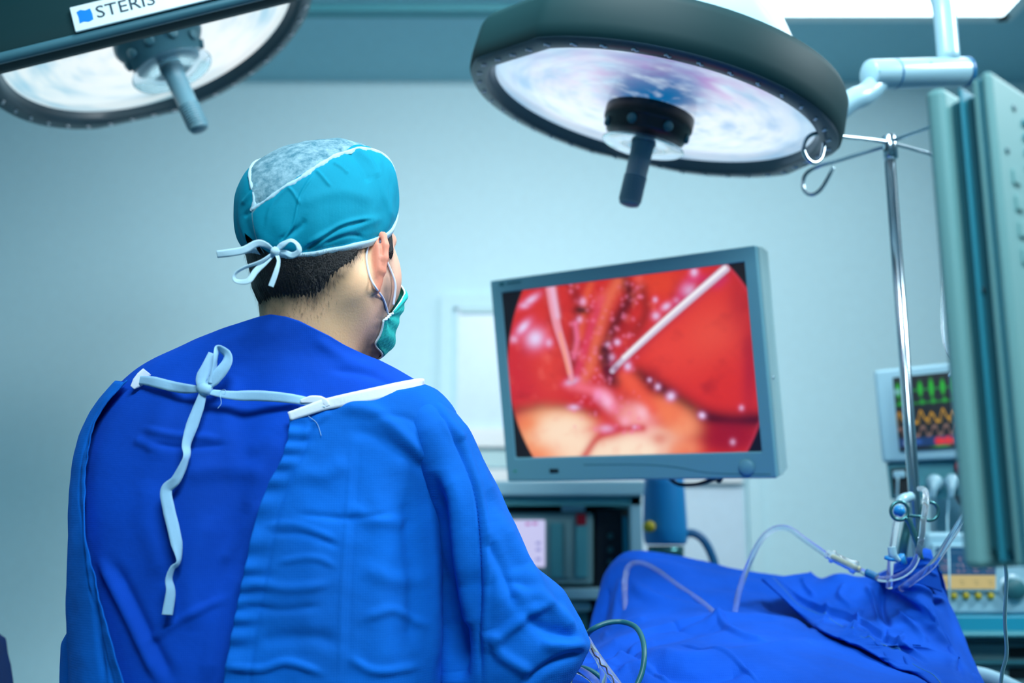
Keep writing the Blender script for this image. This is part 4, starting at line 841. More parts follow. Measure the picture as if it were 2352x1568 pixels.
blob(930, 920, 60, 70, (240, 84, 56), .8, 20); stroke([(900, 870), (980, 960), (1050, 1050)], 44, (242, 92, 66), .8); stroke([(590, 920), (700, 950), (790, 980), (830, 1050)], 34, (244, 110, 132), .9); blob(790, 1010, 36, 60, (255, 190, 224), .9, -35); blob(740, 980, 24, 30, (255, 160, 210), .7); blob(1000, 1080, 50, 34, (255, 196, 210), .8, 50); blob(900, 1130, 30, 30, (255, 176, 200), .7)
paint(np.clip(fbm(XY/100, 3.4, 15, 3)-.1, 0, 1)*(Y_ > 900)*(X < 1350), (232, 70, 56), .22)
paint(np.clip(fbm(XY/100, 2.2, 17, 3)-.15, 0, 1)*(Y_ < 1000), (150, 14, 34), .45); paint(np.clip(fbm(XY/100, 3.6, 19, 3)-.2, 0, 1)*(Y_ < 1000)*(X < 1080), (244, 110, 100), .45)
# wet highlights
for x, y, rx, ry, an, a in [(305, 585, 55, 26, -48, 1), (375, 650, 62, 58, -50, .95), (350, 425, 60, 22, -35, .75), (310, 460, 30, 18, 0, .5), (250, 655, 26, 24, 0, .5), (455, 675, 24, 28, 0, .55), (1265, 370, 46, 38, -50, .95), (1300, 270, 24, 30, 0, .95), (1140, 465, 34, 22, -30, .85), (1080, 520, 26, 26, 0, .75), (1075, 425, 16, 18, 0, .6), (1200, 430, 22, 20, 0, .5), (915, 810, 22, 26, 0, 1), (855, 672, 20, 20, 0, .8), (590, 900, 44, 20, -20, .9), (600, 1052, 36, 18, 0, .7), (1165, 985, 26, 28, 40, .95), (1090, 930, 18, 20, 0, .75), (1345, 1095, 22, 20, 30, .95), (1572, 1050, 16, 18, 0, .5), (1522, 1248, 18, 20, 0, .45), (1042, 890, 14, 14, 0, .6), (825, 760, 20, 24, 0, .5), (800, 685, 18, 16, 0, .5), (655, 435, 20, 24, 0, .6), (635, 540, 18, 20, 0, .6), (790, 1175, 50, 26, 0, .5), (955, 1165, 16, 14, 0, .5)]:
    blob(x, y, rx*1.1, ry*1.1, (244, 120, 190), a*.7, an); blob(x, y, rx*.75, ry*.75, (232, 216, 252), a, an)
for k in range(140):
    x, y = RNG.uniform(580, 1000), RNG.uniform(330, 1200); r_ = RNG.uniform(6, 13); blob(x, y, r_, r_, (248, 130, 170), RNG.uniform(.2, .6))
stroke([(1190, 480), (1260, 350), (1310, 300), (1420, 330), (1460, 300)], 34, (214, 40, 120), .5)
# instruments
stroke([(462, 330), (500, 560), (560, 760), (588, 890)], 46, (150, 40, 50), .5, 26); stroke([(462, 330), (500, 560), (560, 760), (588, 890)], 31, (238, 150, 170), 1, 15, 0); stroke([(470, 330), (505, 520)], 18, (236, 196, 228), .7); stroke([(520, 620), (572, 850)], 10, (250, 160, 130), .8)
stroke([(1482, 245), (1150, 535), (880, 780), (826, 838)], 40, (150, 20, 70), .5); stroke([(1482, 245), (1150, 535), (880, 780), (826, 838)], 25, (205, 190, 215), 1, 16, 0); stroke([(1478, 240), (1145, 525), (890, 760)], 10, (250, 250, 255), 1); blob(846, 822, 20, 16, (150, 90, 130), .8, -45)
# round edge of the optics
e = ((X-935)/np.where(X > 935, 790, 715))**2+((Y_-800)/np.where(X > 935, np.where(Y_ < 800, 800, 925), 890))**2
paint(np.clip((e-1)/.03, 0, 1), (14, 12, 22)); paint(np.exp(-((e-1.0)/.02)**2)*(X > 935), (200, 60, 90), .35)
scr = obj('screen', geo(G), colored('screen_picture', 1.0, .3), mon); setcol(scr, img.reshape(-1, 3)*1.0)
obj('control_knob', lathe([(.015, 0), (.0145, .003), (.012, .005), (.001, .006)], mp(.228, -.0, -.187), -MR[:, 1], 32), M['bezelgrey'], mon)
obj('sensor_window', mbox(-.178, -.158, -.191, -.183, -.001, .004), M['black'], mon, smooth=False)
obj('power_light', mbox(-.262, -.256, -.188, -.184, -.001, .004), mat('green_light', (.02, .3, .15), .4), mon, smooth=False)
obj('brand_mark', merge(mbox(-.258, -.246, .194, .201, -.0008, .003), mbox(-.24, -.206, .1955, .199, -.0008, .003)), M['teal'], mon, smooth=False)
pts = [mp(x, .004, z) for x, z in [(-.1, -.176), (.02, -.178), (.09, -.184), (.16, -.196), (.27, -.2)]]
obj('chin_crease', tube([p-MR[:, 1]*.0035 for p in pts], .0012, 6, 40), M['reardark'], mon)
obj('side_button', lathe([(.004, 0), (.0035, .0012), (.001, .0014)], mp(MW/2+.001, .031, -.03), MR[:, 0], 16), M['chrome'], mon)
mpv = mp(0, .062, -.05); 
obj('mount_arm', tube([mpv, mpv+MR[:, 1]*.10, [P3(1529, 1104, 2.5)[0], 2.42, 1.48], [P3(1529, 1104, 2.5)[0], 2.47, 1.42]], .02, 20, 40), M['white'], mon)
obj('under_cable', tube([P3(1540, 1100, 1.90), P3(1560, 1112, 1.92), P3(1600, 1112, 1.93), P3(1640, 1100, 1.92), P3(1652, 1104, 1.9), P3(1660, 1092, 1.9)], .004, 8, 50), M['black'], mon)

# ================================================================== BACKGROUND EQUIPMENT
def quadbox(c4, depth, dirn=None):
    c4 = [P3(*c) for c in c4]; n_ = np.cross(c4[1]-c4[0], c4[3]-c4[0]); n_ /= np.linalg.norm(n_); n_ = n_ if n_[1] > 0 else -n_
    if dirn is not None: n_ = np.array(dirn, float)
    V = c4+[c+n_*depth for c in c4]; return V, [(0, 3, 2, 1), (4, 5, 6, 7), (0, 1, 5, 4), (1, 2, 6, 5), (2, 3, 7, 6), (3, 0, 4, 7)]
def rectbox(x0, y0, x1, y1, Y, depth, Y2=None):
    Y2 = Y if Y2 is None else Y2; return quadbox([(x0, y0, Y), (x1, y0, Y2), (x1, y1, Y2), (x0, y1, Y)], depth, (0, 1, 0))
CY = 2.7
cart = thing('equipment_cart', 'white equipment cart with dark shelves, behind the surgeon\'s right sleeve', 'cart', (P3(1300, 1300, CY)[0], CY+.2, 0))
obj('top_shelf', rectbox(1100, 1104, 1480, 1138, CY-.02, .45), M['paleblue'], cart, smooth=False, bevel=.006)
obj('shelf_shadow_band', rectbox(1105, 1139, 1474, 1160, CY, .42), M['midteal'], cart, smooth=False)  # darker teal slab stands in for the shadow beneath the top shelf
zf = 0.0
def post(x0, x1, Y, name='post'):
    a, b = P3(x0, 1138, Y), P3(x1, 1138, Y); return obj(name, box(((a[0]+b[0])/2, Y+.02, a[2]/2), (b[0]-a[0], .04, a[2]), None), M['paleblue'], cart, smooth=False, bevel=.004)
post(1446, 1474, CY); post(1102, 1128, CY); post(1446, 1474, CY+.38); post(1102, 1128, CY+.38)
obj('rear_panel', rectbox(1110, 1150, 1470, 1640, CY+.42, .01), M['black'], cart, smooth=False)
obj('side_panel', box((P3(1440, 1200, CY)[0], CY+.22, .8), (.012, .36, 1.0)), M['stripe'], cart, smooth=False)
for py in (1352, 1570): obj('shelf', rectbox(1128, py, 1446, py+24, CY+.0, .40), M['paleblue'], cart, smooth=False, bevel=.004)
t = thing('generator_unit', 'grey generator unit with a lilac display, on the cart shelf', 'medical device', P3(1270, 1350, CY+.1))
obj('case', rectbox(1150, 1176, 1362, 1342, CY+.03, .3), M['greypanel'], t, smooth=False, bevel=.006)
dsp = obj('display', rectbox(1168, 1194, 1252, 1302, CY+.024, .006), M['screenpale'], t, smooth=False, bevel=.003)
for i, (x, y) in enumerate([(1212, 1203), (1228, 1202), (1236, 1247), (1236, 1262), (1236, 1284)]): obj('display_mark', rectbox(x-5, y-3, x+6, y+3, CY+.021, .003), mat('display_mark_%d' % i, (.1, .02, .08), .5, emit=((.5, .15, .5) if i < 2 else (.25, .3, .7)), es=.8), dsp, smooth=False)
for x0, x1, m_ in ((1264, 1292, 'midteal'), (1296, 1312, 'greypanel'), (1322, 1350, 'paleblue')): obj('control_column', rectbox(x0, 1200, x1, 1326, CY+.024, .006), M[m_] if m_ != 'paleblue' else M['midteal'], t, smooth=False, bevel=.002)
obj('indicator_light', rectbox(1324, 1180, 1346, 1206, CY+.022, .008), M['red'], t, smooth=False)
obj('handle_bar', rectbox(1290, 1158, 1344, 1174, CY+.02, .02), M['white'], t, smooth=False, bevel=.004)
t = thing('dark_unit', 'black upright unit beside the generator on the cart shelf', 'medical device', P3(1396, 1350, CY+.1))
obj('case', rectbox(1366, 1168, 1432, 1350, CY+.06, .28), M['black'], t, smooth=False, bevel=.006)
for y in (1230, 1262, 1290): obj('knob', lathe([(.008, 0), (.007, .008), (.001, .009)], P3(1402, y, CY+.06), (0, -1, 0), 20), M['teal'], t)
t = thing('white_device', 'small white device on the lower shelf of the cart', 'medical device', P3(1334, 1402, CY+.06))
obj('body', rectbox(1308, 1384, 1358, 1404, CY+.03, .1), M['white'], t, smooth=False, bevel=.008)
obj('stand', rectbox(1318, 1404, 1350, 1570, CY+.05, .06), M['teal'], t, smooth=False, bevel=.004)
# blue canister on its own stand with its hose
QY = 2.5; q0, q1 = P3(1529, 1104, QY), P3(1529, 1250, QY)
t = thing('suction_canister', 'blue cylinder with a yellow valve hanging below the red screen', 'canister', (q0[0], QY, 0))
rw = (P3(1579, 1170, QY)[0]-P3(1481, 1170, QY)[0])/2
obj('body', lathe([(.001, 0), (rw*.92, .0), (rw, .01), (rw*1.03, .04), (rw*.97, .12), (rw*.94, q0[2]-q1[2]-.01), (rw*.9, q0[2]-q1[2]+.02), (.001, q0[2]-q1[2]+.02)], q1, (0, 0, 1), 40), M['bluecan'], t)
obj('collar', lathe([(.001, -.034), (rw*.6, -.034), (rw*.82, -.028), (rw*.85, -.004), (.001, -.003)], q1, (0, 0, 1), 40), M['steel'], t)
obj('base_cap', lathe([(.001, -.07), (rw*1.0, -.068), (rw*.98, -.045), (rw*.6, -.035), (.001, -.035)], q1, (0, 0, 1), 40), M['white'], t)
obj('valve', lathe([(.006, 0), (.0065, .014), (.0135, .017), (.0135, .03), (.001, .034)], P3(1500, 1209, QY-rw*.85), (-.5, -.85, 0), 24), M['yellow'], t)
obj('hose', tube([P3(1572, 1226, QY), P3(1592, 1224, QY-.0), P3(1614, 1238, QY), P3(1632, 1268, QY), P3(1644, 1310, QY), P3(1650, 1400, QY+.02), P3(1600, 1600, QY+.05)], .0105, 14, 60), M['hose'], t)
obj('stand_pole', tube([(q1[0], QY, q1[2]-.06), (q1[0], QY, .03)], .016, 20, 4), M['steel'], t); obj('upper_post', tube([(q1[0], QY, q0[2]-.01), (q1[0], QY, q0[2]+.12)], .022, 20, 4), M['steel'], t); obj('stand_foot', lathe([(.001, 0), (.17, 0), (.17, .012), (.03, .03), (.001, .03)], (q1[0], QY, 0), (0, 0, 1), 40), M['steel'], t)

# patient monitor and anaesthesia machine at the right
AY = 2.3
def yy(x, Yl=2.34, Yr=2.22): return Yl+(Yr-Yl)*(x-2005)/(2300-2005)
def qb(x0, y0a, y0b, x1, y1b, y1a, depth, dy=0): return quadbox([(x0, y0a, yy(x0)+dy), (x1, y0b, yy(x1)+dy), (x1, y1b, yy(x1)+dy), (x0, y1a, yy(x0)+dy)], depth)
t = thing('patient_monitor', 'pale vital signs monitor with green and orange traces, behind the chrome pole', 'monitor', P3(2140, 1062, AY+.05))
fr = [qb(2006, 850, 816, 2330, 832, 868, .09), qb(2006, 868, 832, 2050, 1036, 1036, .09), qb(2026, 1036, 1020, 2340, 1044, 1062, .09), qb(2250, 832, 828, 2330, 1030, 1030, .09)]
fr = [quadbox([(2006, 850, yy(2006)), (2310, 820, yy(2310)), (2338, 1046, yy(2310)), (2026, 1062, yy(2006))], .09)]
obj('case', fr[0], M['paleblue'], t, smooth=False, bevel=.008)
n0 = -np.array([0, .006, 0]); sc4 = [P3(2048, 868, yy(2048))+n0, P3(2262, 846, yy(2262))+n0, P3(2276, 1022, yy(2262))+n0, P3(2064, 1036, yy(2048))+n0]
nu3, nv3 = 220, 180; Us, Vs_ = np.meshgrid(np.linspace(0, 1, nu3), np.linspace(0, 1, nv3))
G = (sc4[0]*(1-Us[..., None])+sc4[1]*Us[..., None])*(1-Vs_[..., None])+(sc4[3]*(1-Us[..., None])+sc4[2]*Us[..., None])*Vs_[..., None]
img = np.ones(Us.shape+(3,))*lin((8, 22, 30)); xs = Us*215; X = xs; Y_ = Vs_*170; XY = np.stack([X, Y_], -1)
def trace_line(fy, wd, c, a=1):
    d = np.abs(Y_-fy(X)); paint(np.exp(-(d/wd)**2), c, a)
for k in range(9):
    xk = 10+k*26; blob(xk, 32, 5.5, 17+4*(k % 2), (30, 190, 40), .95, 0, 4); blob(xk+2, 62, 5.5, 6, (20, 170, 40), .9, 0, 4)
trace_line(lambda x: 34+0*x, 2.5, (24, 150, 60), .7); trace_line(lambda x: 64+0*x, 2.2, (20, 140, 50), .8)
trace_line(lambda x: 98-12*np.clip(np.sin(x/4.1), -.6, 1)-4*np.sin(x/8.2), 3.2, (214, 160, 30), .9); trace_line(lambda x: 104-12*np.clip(np.sin(x/4.1-.9), -.5, 1), 2.2, (190, 150, 40), .6)
trace_line(lambda x: 128-9*np.clip(1.8*np.sin(x/4.3), -1, 1), 2.6, (150, 120, 110), .85); trace_line(lambda x: 132-9*np.clip(1.8*np.sin(x/4.3+.6), -1, 1), 1.8, (150, 110, 100), .5)
paint(1.0*(Y_ > 142)*(Y_ < 162), (12, 60, 120), .8)
for x, y, rx, ry, c in [(94, 153, 9, 9, (225, 40, 40)), (104, 154, 6, 8, (235, 50, 44)), (116, 153, 8, 9, (225, 44, 44)), (128, 154, 7, 8, (205, 60, 50)), (20, 153, 9, 7, (140, 170, 215)), (150, 152, 7, 9, (120, 160, 205)), (172, 153, 6, 9, (210, 220, 225)), (46, 152, 10, 5, (40, 90, 170)), (100, 165, 26, 2.5, (60, 160, 60)), (8, 34, 8, 8, (120, 180, 190)), (200, 152, 10, 5, (60, 110, 190))]: blob(x, y, rx, ry, c, .95, 0, 4, .4)
ps = obj('screen', geo(G), colored('vital_picture', .95, .3), t); setcol(ps, img.reshape(-1, 3))
t2 = thing('module_rack', 'dark module rack with white plugs, directly below the patient monitor', 'medical device', P3(2140, 1140, AY+.05))
obj('case', quadbox([(2036, 1064, 2.35), (2336, 1048, 2.25), (2345, 1140, 2.25), (2046, 1146, 2.35)], .12), M['midteal'], t2, smooth=False, bevel=.004)
obj('slot', quadbox([(2046, 1076, 2.34), (2084, 1074, 2.33), (2088, 1136, 2.33), (2052, 1138, 2.34)], .01), M['black'], t2, smooth=False)
obj('slot', quadbox([(2196, 1142, 2.26), (2232, 1141, 2.25), (2236, 1160, 2.25), (2204, 1158, 2.26)], .05), M['black'], t2, smooth=False)
obj('alarm_light', lathe([(.001, .012), (.014, .008), (.016, 0)], P3(2207, 1074, 2.283), (0, -1, 0), 24), M['red'], t2)
obj('clip', quadbox([(2050, 1082, 2.328), (2078, 1080, 2.318), (2080, 1096, 2.318), (2052, 1098, 2.328)], .01), M['paleblue'], t2, smooth=False, bevel=.003)
for (px, py, Yp), nm in (((2144, 1108, 2.295), 'a'), ((2186, 1107, 2.28), 'b')):
    c_ = P3(px, py, Yp); pg = obj('plug', merge(lathe([(.001, .02), (.012, .019), (.018, .012), (.019, 0)], c_, (0, -1, 0), 28), tube([c_+np.array([-.004, -.014, 0]), c_+np.array([-.010, -.02, -.014]), c_+np.array([-.012, -.018, -.034])], [.011, .009, .006], 14, 12)), M['white'], t2)
obj('lead', tube([P3(2136, 1124, 2.275), P3(2130, 1180, 2.28), P3(2136, 1300, 2.28), P3(2132, 1420, 2.3), P3(2140, 1700, 2.3)], .0022, 8, 60), M['paleblue'], t2)
obj('lead', tube([P3(2180, 1122, 2.26), P3(2176, 1200, 2.265), P3(2180, 1290, 2.12), P3(2182, 1420, 2.1), P3(2190, 1700, 2.1)], .0022, 8, 60), M['paleblue'], t2)
obj('lead', tube([P3(2062, 1096, 2.31), P3(2060, 1150, 2.32), P3(2058, 1200, 2.33), P3(2070, 1500, 2.33)], .003, 8, 40), M['white'], t2)
am = thing('anaesthesia_machine', 'pale blue anaesthesia machine with blue and yellow display at the lower right', 'medical device', (P3(2300, 1400, AY)[0], AY+.3, 0))
MY = 2.2
obj('body', rectbox(2128, 1222, 2560, 1412, MY, .13), M['paleblue'], am, smooth=False, bevel=.01)
obj('mounting_column', rectbox(2150, 1130, 2330, 1470, MY+.24, .04), M['paleblue'], am, smooth=False, bevel=.004)
obj('stripe_band', rectbox(2134, 1413, 2560, 1452, MY-.01, .13), M['stripe'], am, smooth=False, bevel=.006)
obj('work_surface', rectbox(2120, 1453, 2560, 1464, MY-.06, .2), M['midteal'], am, smooth=False, bevel=.004)
lz = P3(2200, 1466, MY)[2]; xl, xr = P3(2150, 1466, MY)[0], P3(2560, 1466, MY)[0]
obj('cabinet', box(((xl+xr)/2, MY+.17, lz/2+.03), (xr-xl, .3, lz-.06)), M['greypanel'], am, smooth=False, bevel=.006)
for x in (xl+.05, xr-.05):
    for y_ in (MY+.06, MY+.28): obj('caster', lathe([(.02, -.014), (.03, -.012), (.03, .012), (.02, .014)], (x, y_, .03), (1, 0, 0), 20), M['black'], am)
for py0, py1 in ((1478, 1518), (1526, 1600)): 
    dd = obj('drawer', rectbox(2160, py0, 2540, py1, MY+.005, .02), M['greypanel'], am, smooth=False, bevel=.003)
    obj('drawer_slot', rectbox(2318, py0+8, 2400, py0+32, MY+.002, .006), M['black'], dd, smooth=False)
obj('rail', rectbox(2110, 1518, 2560, 1524, MY-.02, .02), M['midteal'], am, smooth=False)
dsp = obj('display_bezel', rectbox(2140, 1248, 2296, 1360, MY-.008, .02), M['paleblue'], am, smooth=False, bevel=.004)
c4 = [P3(2150, 1256, MY-.010), P3(2287, 1258, MY-.010), P3(2287, 1352, MY-.010), P3(2156, 1352, MY-.010)]
G = (c4[0]*(1-Us[..., None])+c4[1]*Us[..., None])*(1-Vs_[..., None])+(c4[3]*(1-Us[..., None])+c4[2]*Us[..., None])*Vs_[..., None]
img = np.ones(Us.shape+(3,))*lin((20, 84, 130)); X = 2150+Us*137; Y_ = 1256+Vs_*96; XY = np.stack([X, Y_], -1)
paint(1.0*(Y_ > 1320), (206, 190, 130))
for x in (2168, 2206, 2240, 2274):
    for y, h in ((1284, 9), (1300, 6), (1310, 5)):
        for k in range(6): xx_, y2 = x+RNG.uniform(-8, 8), y+RNG.uniform(-h, h)*.6; blob(xx_, y2, RNG.uniform(1.2, 4), RNG.uniform(.8, 1.6), (180, 150, 170), .6, RNG.uniform(0, 90))
    blob(x, 1334, 6, 1.6, (120, 120, 90), .7); blob(x+2, 1341, 5, 1.6, (110, 120, 90), .7)
for y in (1268, 1296): stroke([(2156, y), (2284, y)], .9, (110, 150, 180), .6)
for x in (2188, 2224, 2258): stroke([(x, 1300), (x, 1318)], .8, (120, 150, 180), .6)
ds = obj('display', geo(G), colored('machine_picture', .85, .35), dsp); setcol(ds, img.reshape(-1, 3))
for x in (2160, 2189, 2217, 2245, 2274): obj('button', lathe([(.001, .010), (.0055, .0095), (.0068, .006), (.007, 0)], P3(x, 1368, MY-.002), (0, -1, 0), 20), M['yellow'], am)
obj('dial', lathe([(.001, .022), (.019, .021), (.022, .016), (.0225, 0)], P3(2325, 1352, MY), (0, -1, 0), 32), M['teal'], am)
obj('dial_plate', lathe([(.03, .003), (.032, 0)], P3(2325, 1352, MY), (0, -1, 0), 32), M['white'], am)
obj('valve_cap', lathe([(.001, .012), (.007, .011), (.008, 0)], P3(2132, 1263, MY+.03)+np.array([-.004, 0, 0]), (-1, -.3, 0), 20), M['yellow'], am)

# ================================================================== OPERATING TABLE AND DRAPES
def skin(curves, nu, nv, dense=None):
    C = np.array([cr([P3(*p) for p in c], nu) for c in curves]); out = []
    Q = np.concatenate([2*C[:1]-C[1:2], C, 2*C[-1:]-C[-2:-1]]); m = len(C)-1
    for t_ in np.linspace(0, m, nv):
        i = min(int(t_), m-1); t = t_-i; p0, p1, p2, p3 = Q[i], Q[i+1], Q[i+2], Q[i+3]
        out.append(.5*((2*p1)+(-p0+p2)*t+(2*p0-5*p1+4*p2-p3)*t**2+(-p0+3*p1-3*p2+p3)*t**3))
    return np.array(out)
def clothgrid(G, fl, noise, seed):
    N = gridnormals(G); N *= np.sign(((CAM-G)*N).sum(-1).mean())
    return G+N*(folds(G, fl)+noise*fbm(G, 20, seed, 3)+noise*.3*fbm(G, 70, seed+1, 2))[..., None]
c_back2 = [(1400, 1900, 2.06), (1500, 1900, 2.1), (1700, 1900, 2.1), (1900, 1900, 2.1), (2200, 1900, 1.95)]
c_back = [(1372, 1500, 1.98), (1400, 1380, 2.02), (1450, 1330, 2.04), (1520, 1325, 2.05), (1600, 1340, 2.05), (1700, 1362, 2.04), (1800, 1380, 2.02), (1950, 1390, 2.0), (2100, 1400, 1.97), (2215, 1560, 1.8)]
c0 = [(1352, 1475, 1.86), (1368, 1400, 1.9), (1385, 1340, 1.93), (1408, 1300, 1.95), (1442, 1285, 1.96), (1520, 1287, 1.97), (1600, 1301, 1.97), (1680, 1319, 1.96), (1760, 1335, 1.95), (1900, 1360, 1.92), (2080, 1370, 1.88), (2215, 1520, 1.75)]
c1 = [(1345, 1492, 1.78), (1378, 1430, 1.84), (1412, 1355, 1.87), (1450, 1325, 1.88), (1520, 1326, 1.88), (1600, 1346, 1.87), (1700, 1368, 1.86), (1800, 1382, 1.85), (1950, 1400, 1.82), (2100, 1410, 1.78), (2225, 1530, 1.68)]
c2 = [(1342, 1500, 1.7), (1395, 1455, 1.75), (1440, 1405, 1.77), (1500, 1393, 1.77), (1570, 1400, 1.77), (1640, 1410, 1.76), (1700, 1412, 1.75), (1800, 1416, 1.74), (1950, 1430, 1.72), (2100, 1450, 1.68), (2235, 1545, 1.6)]
c3 = [(1335, 1508, 1.6), (1400, 1478, 1.62), (1470, 1448, 1.64), (1560, 1430, 1.65), (1650, 1416, 1.66), (1760, 1414, 1.66), (1850, 1430, 1.64), (1950, 1455, 1.62), (2100, 1480, 1.58), (2245, 1560, 1.5)]
c4_ = [(1325, 1530, 1.46), (1420, 1512, 1.47), (1550, 1490, 1.48), (1700, 1478, 1.49), (1850, 1492, 1.48), (2000, 1515, 1.50), (2255, 1580, 1.46)]
c5 = [(1312, 1580, 1.36), (1420, 1572, 1.36), (1600, 1565, 1.36), (1850, 1570, 1.35), (2265, 1620, 1.32)]
c6 = [(1300, 1720, 1.28), (1420, 1720, 1.28), (1600, 1720, 1.28), (1850, 1720, 1.28), (2275, 1760, 1.26)]
c7 = [(1300, 2600, 1.27), (1420, 2600, 1.27), (1600, 2600, 1.27), (1850, 2600, 1.27), (2275, 2600, 1.25)]
G = skin([c_back2, c_back, c0, c1, c2, c3, c4_, c5, c6, c7], 420, 420)
DK = 1.4
df = [([(1370, 1500), (1440, 1475), (1510, 1450), (1600, 1432), (1700, 1420)], 10, .007), ([(1400, 1520), (1500, 1480), (1600, 1455), (1680, 1440)], 8, -.004), ([(1380, 1470), (1430, 1440), (1490, 1420)], 9, .006), ([(1470, 1350), (1520, 1380), (1600, 1400)], 12, .004), ([(1450, 1330), (1480, 1370), (1560, 1400), (1640, 1410)], 14, .005),
 ([(1430, 1330), (1420, 1380), (1410, 1450)], 10, .005), ([(1400, 1350), (1392, 1400), (1380, 1450)], 7, -.004), ([(1415, 1520), (1460, 1490), (1500, 1475)], 6, .006), ([(1340, 1520), (1420, 1500), (1480, 1510)], 9, -.006), ([(1360, 1560), (1420, 1520), (1470, 1500)], 8, .005),
 ([(1480, 1500), (1600, 1520), (1750, 1500), (1860, 1480)], 18, .008), ([(1470, 1530), (1600, 1560), (1720, 1540)], 16, -.007), ([(1560, 1480), (1640, 1510), (1700, 1530), (1740, 1568)], 3, .003), ([(1640, 1420), (1700, 1460), (1760, 1480)], 7, .005), ([(1620, 1440), (1660, 1425), (1720, 1420), (1800, 1425)], 5, .004),
 ([(1700, 1500), (1760, 1490), (1815, 1478)], 5, -.004), ([(1540, 1440), (1580, 1450), (1640, 1440)], 5, -.003), ([(1750, 1380), (1830, 1400), (1880, 1440)], 20, -.010), ([(1420, 1545), (1480, 1530), (1540, 1568)], 7, .005), ([(1700, 1350), (1800, 1362), (1850, 1370)], 12, -.004), ([(1560, 1360), (1640, 1372), (1720, 1372)], 16, .004), ([(1490, 1460), (1560, 1445), (1640, 1425)], 4, -.004)]
G = clothgrid(G, [(l, w_*.8, a*DK) for l, w_, a in df], .003, 200)
tab = thing('operating_table', 'operating table covered by the blue drapes, pale rail showing lower right', 'table', (.65, 1.6, 0))
obj('table_top', box((.29, 1.66, .90), (.34, .44, .07)), M['paleblue'], tab, smooth=False, bevel=.01)
obj('column', box((.29, 1.66, .46), (.2, .24, .82)), M['steel'], tab, smooth=False, bevel=.01); obj('base', box((.29, 1.66, .05), (.34, .44, .1)), M['steel'], tab, smooth=False, bevel=.01)
obj('side_rail', tube([P3(2215, 1560, 1.86), P3(2240, 1548, 1.84), P3(2300, 1566, 1.80), P3(2400, 1620, 1.7)], .014, 16, 30), M['white'], tab)
d1 = obj('surgical_drape', geo(G), M['drape'], None, solid=.002); tag(d1, 'large royal blue drape spread over the operating table, rising to a mound at its left', 'drape')
# second sheet, folded, its hem running diagonally
from mathutils.bvhtree import BVHTree
bv_ = BVHTree.FromPolygons([Vector(p) for p in G.reshape(-1, 3)], gridfaces(G.shape[1], G.shape[0]))
def over(curve, off, cap=True):
    out = []
    for x, y, Y in curve:
        h_ = bv_.ray_cast(Vector(CAM), Vector(raydir(x, y)))
        out.append((x, y, min(Y, h_[0].y-off) if h_[0] is not None else Y))
    return out
hA = [(1749, 1331, 1.80), (1778, 1362, 1.78), (1815, 1398, 1.75), (1850, 1420, 1.72), (1885, 1452, 1.68), (1925, 1472, 1.65), (1965, 1486, 1.62), (2010, 1512, 1.54), (2060, 1534, 1.49), (2110, 1548, 1.45), (2150, 1580, 1.42)]
h1 = [(1800, 1324, 1.84), (1832, 1352, 1.82), (1865, 1385, 1.79), (1900, 1392, 1.76), (1950, 1405, 1.73), (1990, 1425, 1.66), (2040, 1445, 1.60), (2080, 1466, 1.56), (2120, 1482, 1.54), (2160, 1510, 1.52), (2200, 1590, 1.44)]
h2 = [(1832, 1318, 1.86), (1866, 1336, 1.85), (1905, 1340, 1.83), (1950, 1345, 1.81), (1995, 1352, 1.79), (2040, 1368, 1.76), (2080, 1388, 1.66), (2118, 1420, 1.61), (2150, 1455, 1.60), (2190, 1510, 1.57), (2232, 1590, 1.46)]
h3 = [(1858, 1314, 1.88), (1874, 1330, 1.88), (1896, 1328, 1.87), (1925, 1317, 1.86), (1955, 1324, 1.85), (1985, 1326, 1.84), (2020, 1318, 1.82), (2060, 1322, 1.70), (2100, 1338, 1.64), (2140, 1380, 1.63), (2180, 1430, 1.66), (2212, 1490, 1.60), (2262, 1590, 1.48)]
h4 = [(1862, 1318, 1.92), (1890, 1332, 1.92), (1925, 1322, 1.91), (1985, 1330, 1.89), (2040, 1312, 1.86), (2080, 1288, 1.72), (2105, 1282, 1.67), (2150, 1296, 1.68), (2166, 1345, 1.76), (2180, 1385, 1.74), (2210, 1450, 1.68), (2268, 1590, 1.52)]
h5 = [(1870, 1400, 1.98), (1925, 1400, 1.97), (1985, 1400, 1.96), (2060, 1400, 1.94), (2110, 1400, 1.92), (2150, 1400, 1.88), (2170, 1420, 1.86), (2210, 1500, 1.78), (2262, 1640, 1.62)]
hA, h1, h2, h3 = over(hA, .012), over(h1, .028), over(h2, .04), over(h3, .045); h1 = [(x, y, min(Y, hA[-1][2]+9)) for x, y, Y in h1]
G = skin([hA, h1, h2, h3, h4, h5], 380, 260)
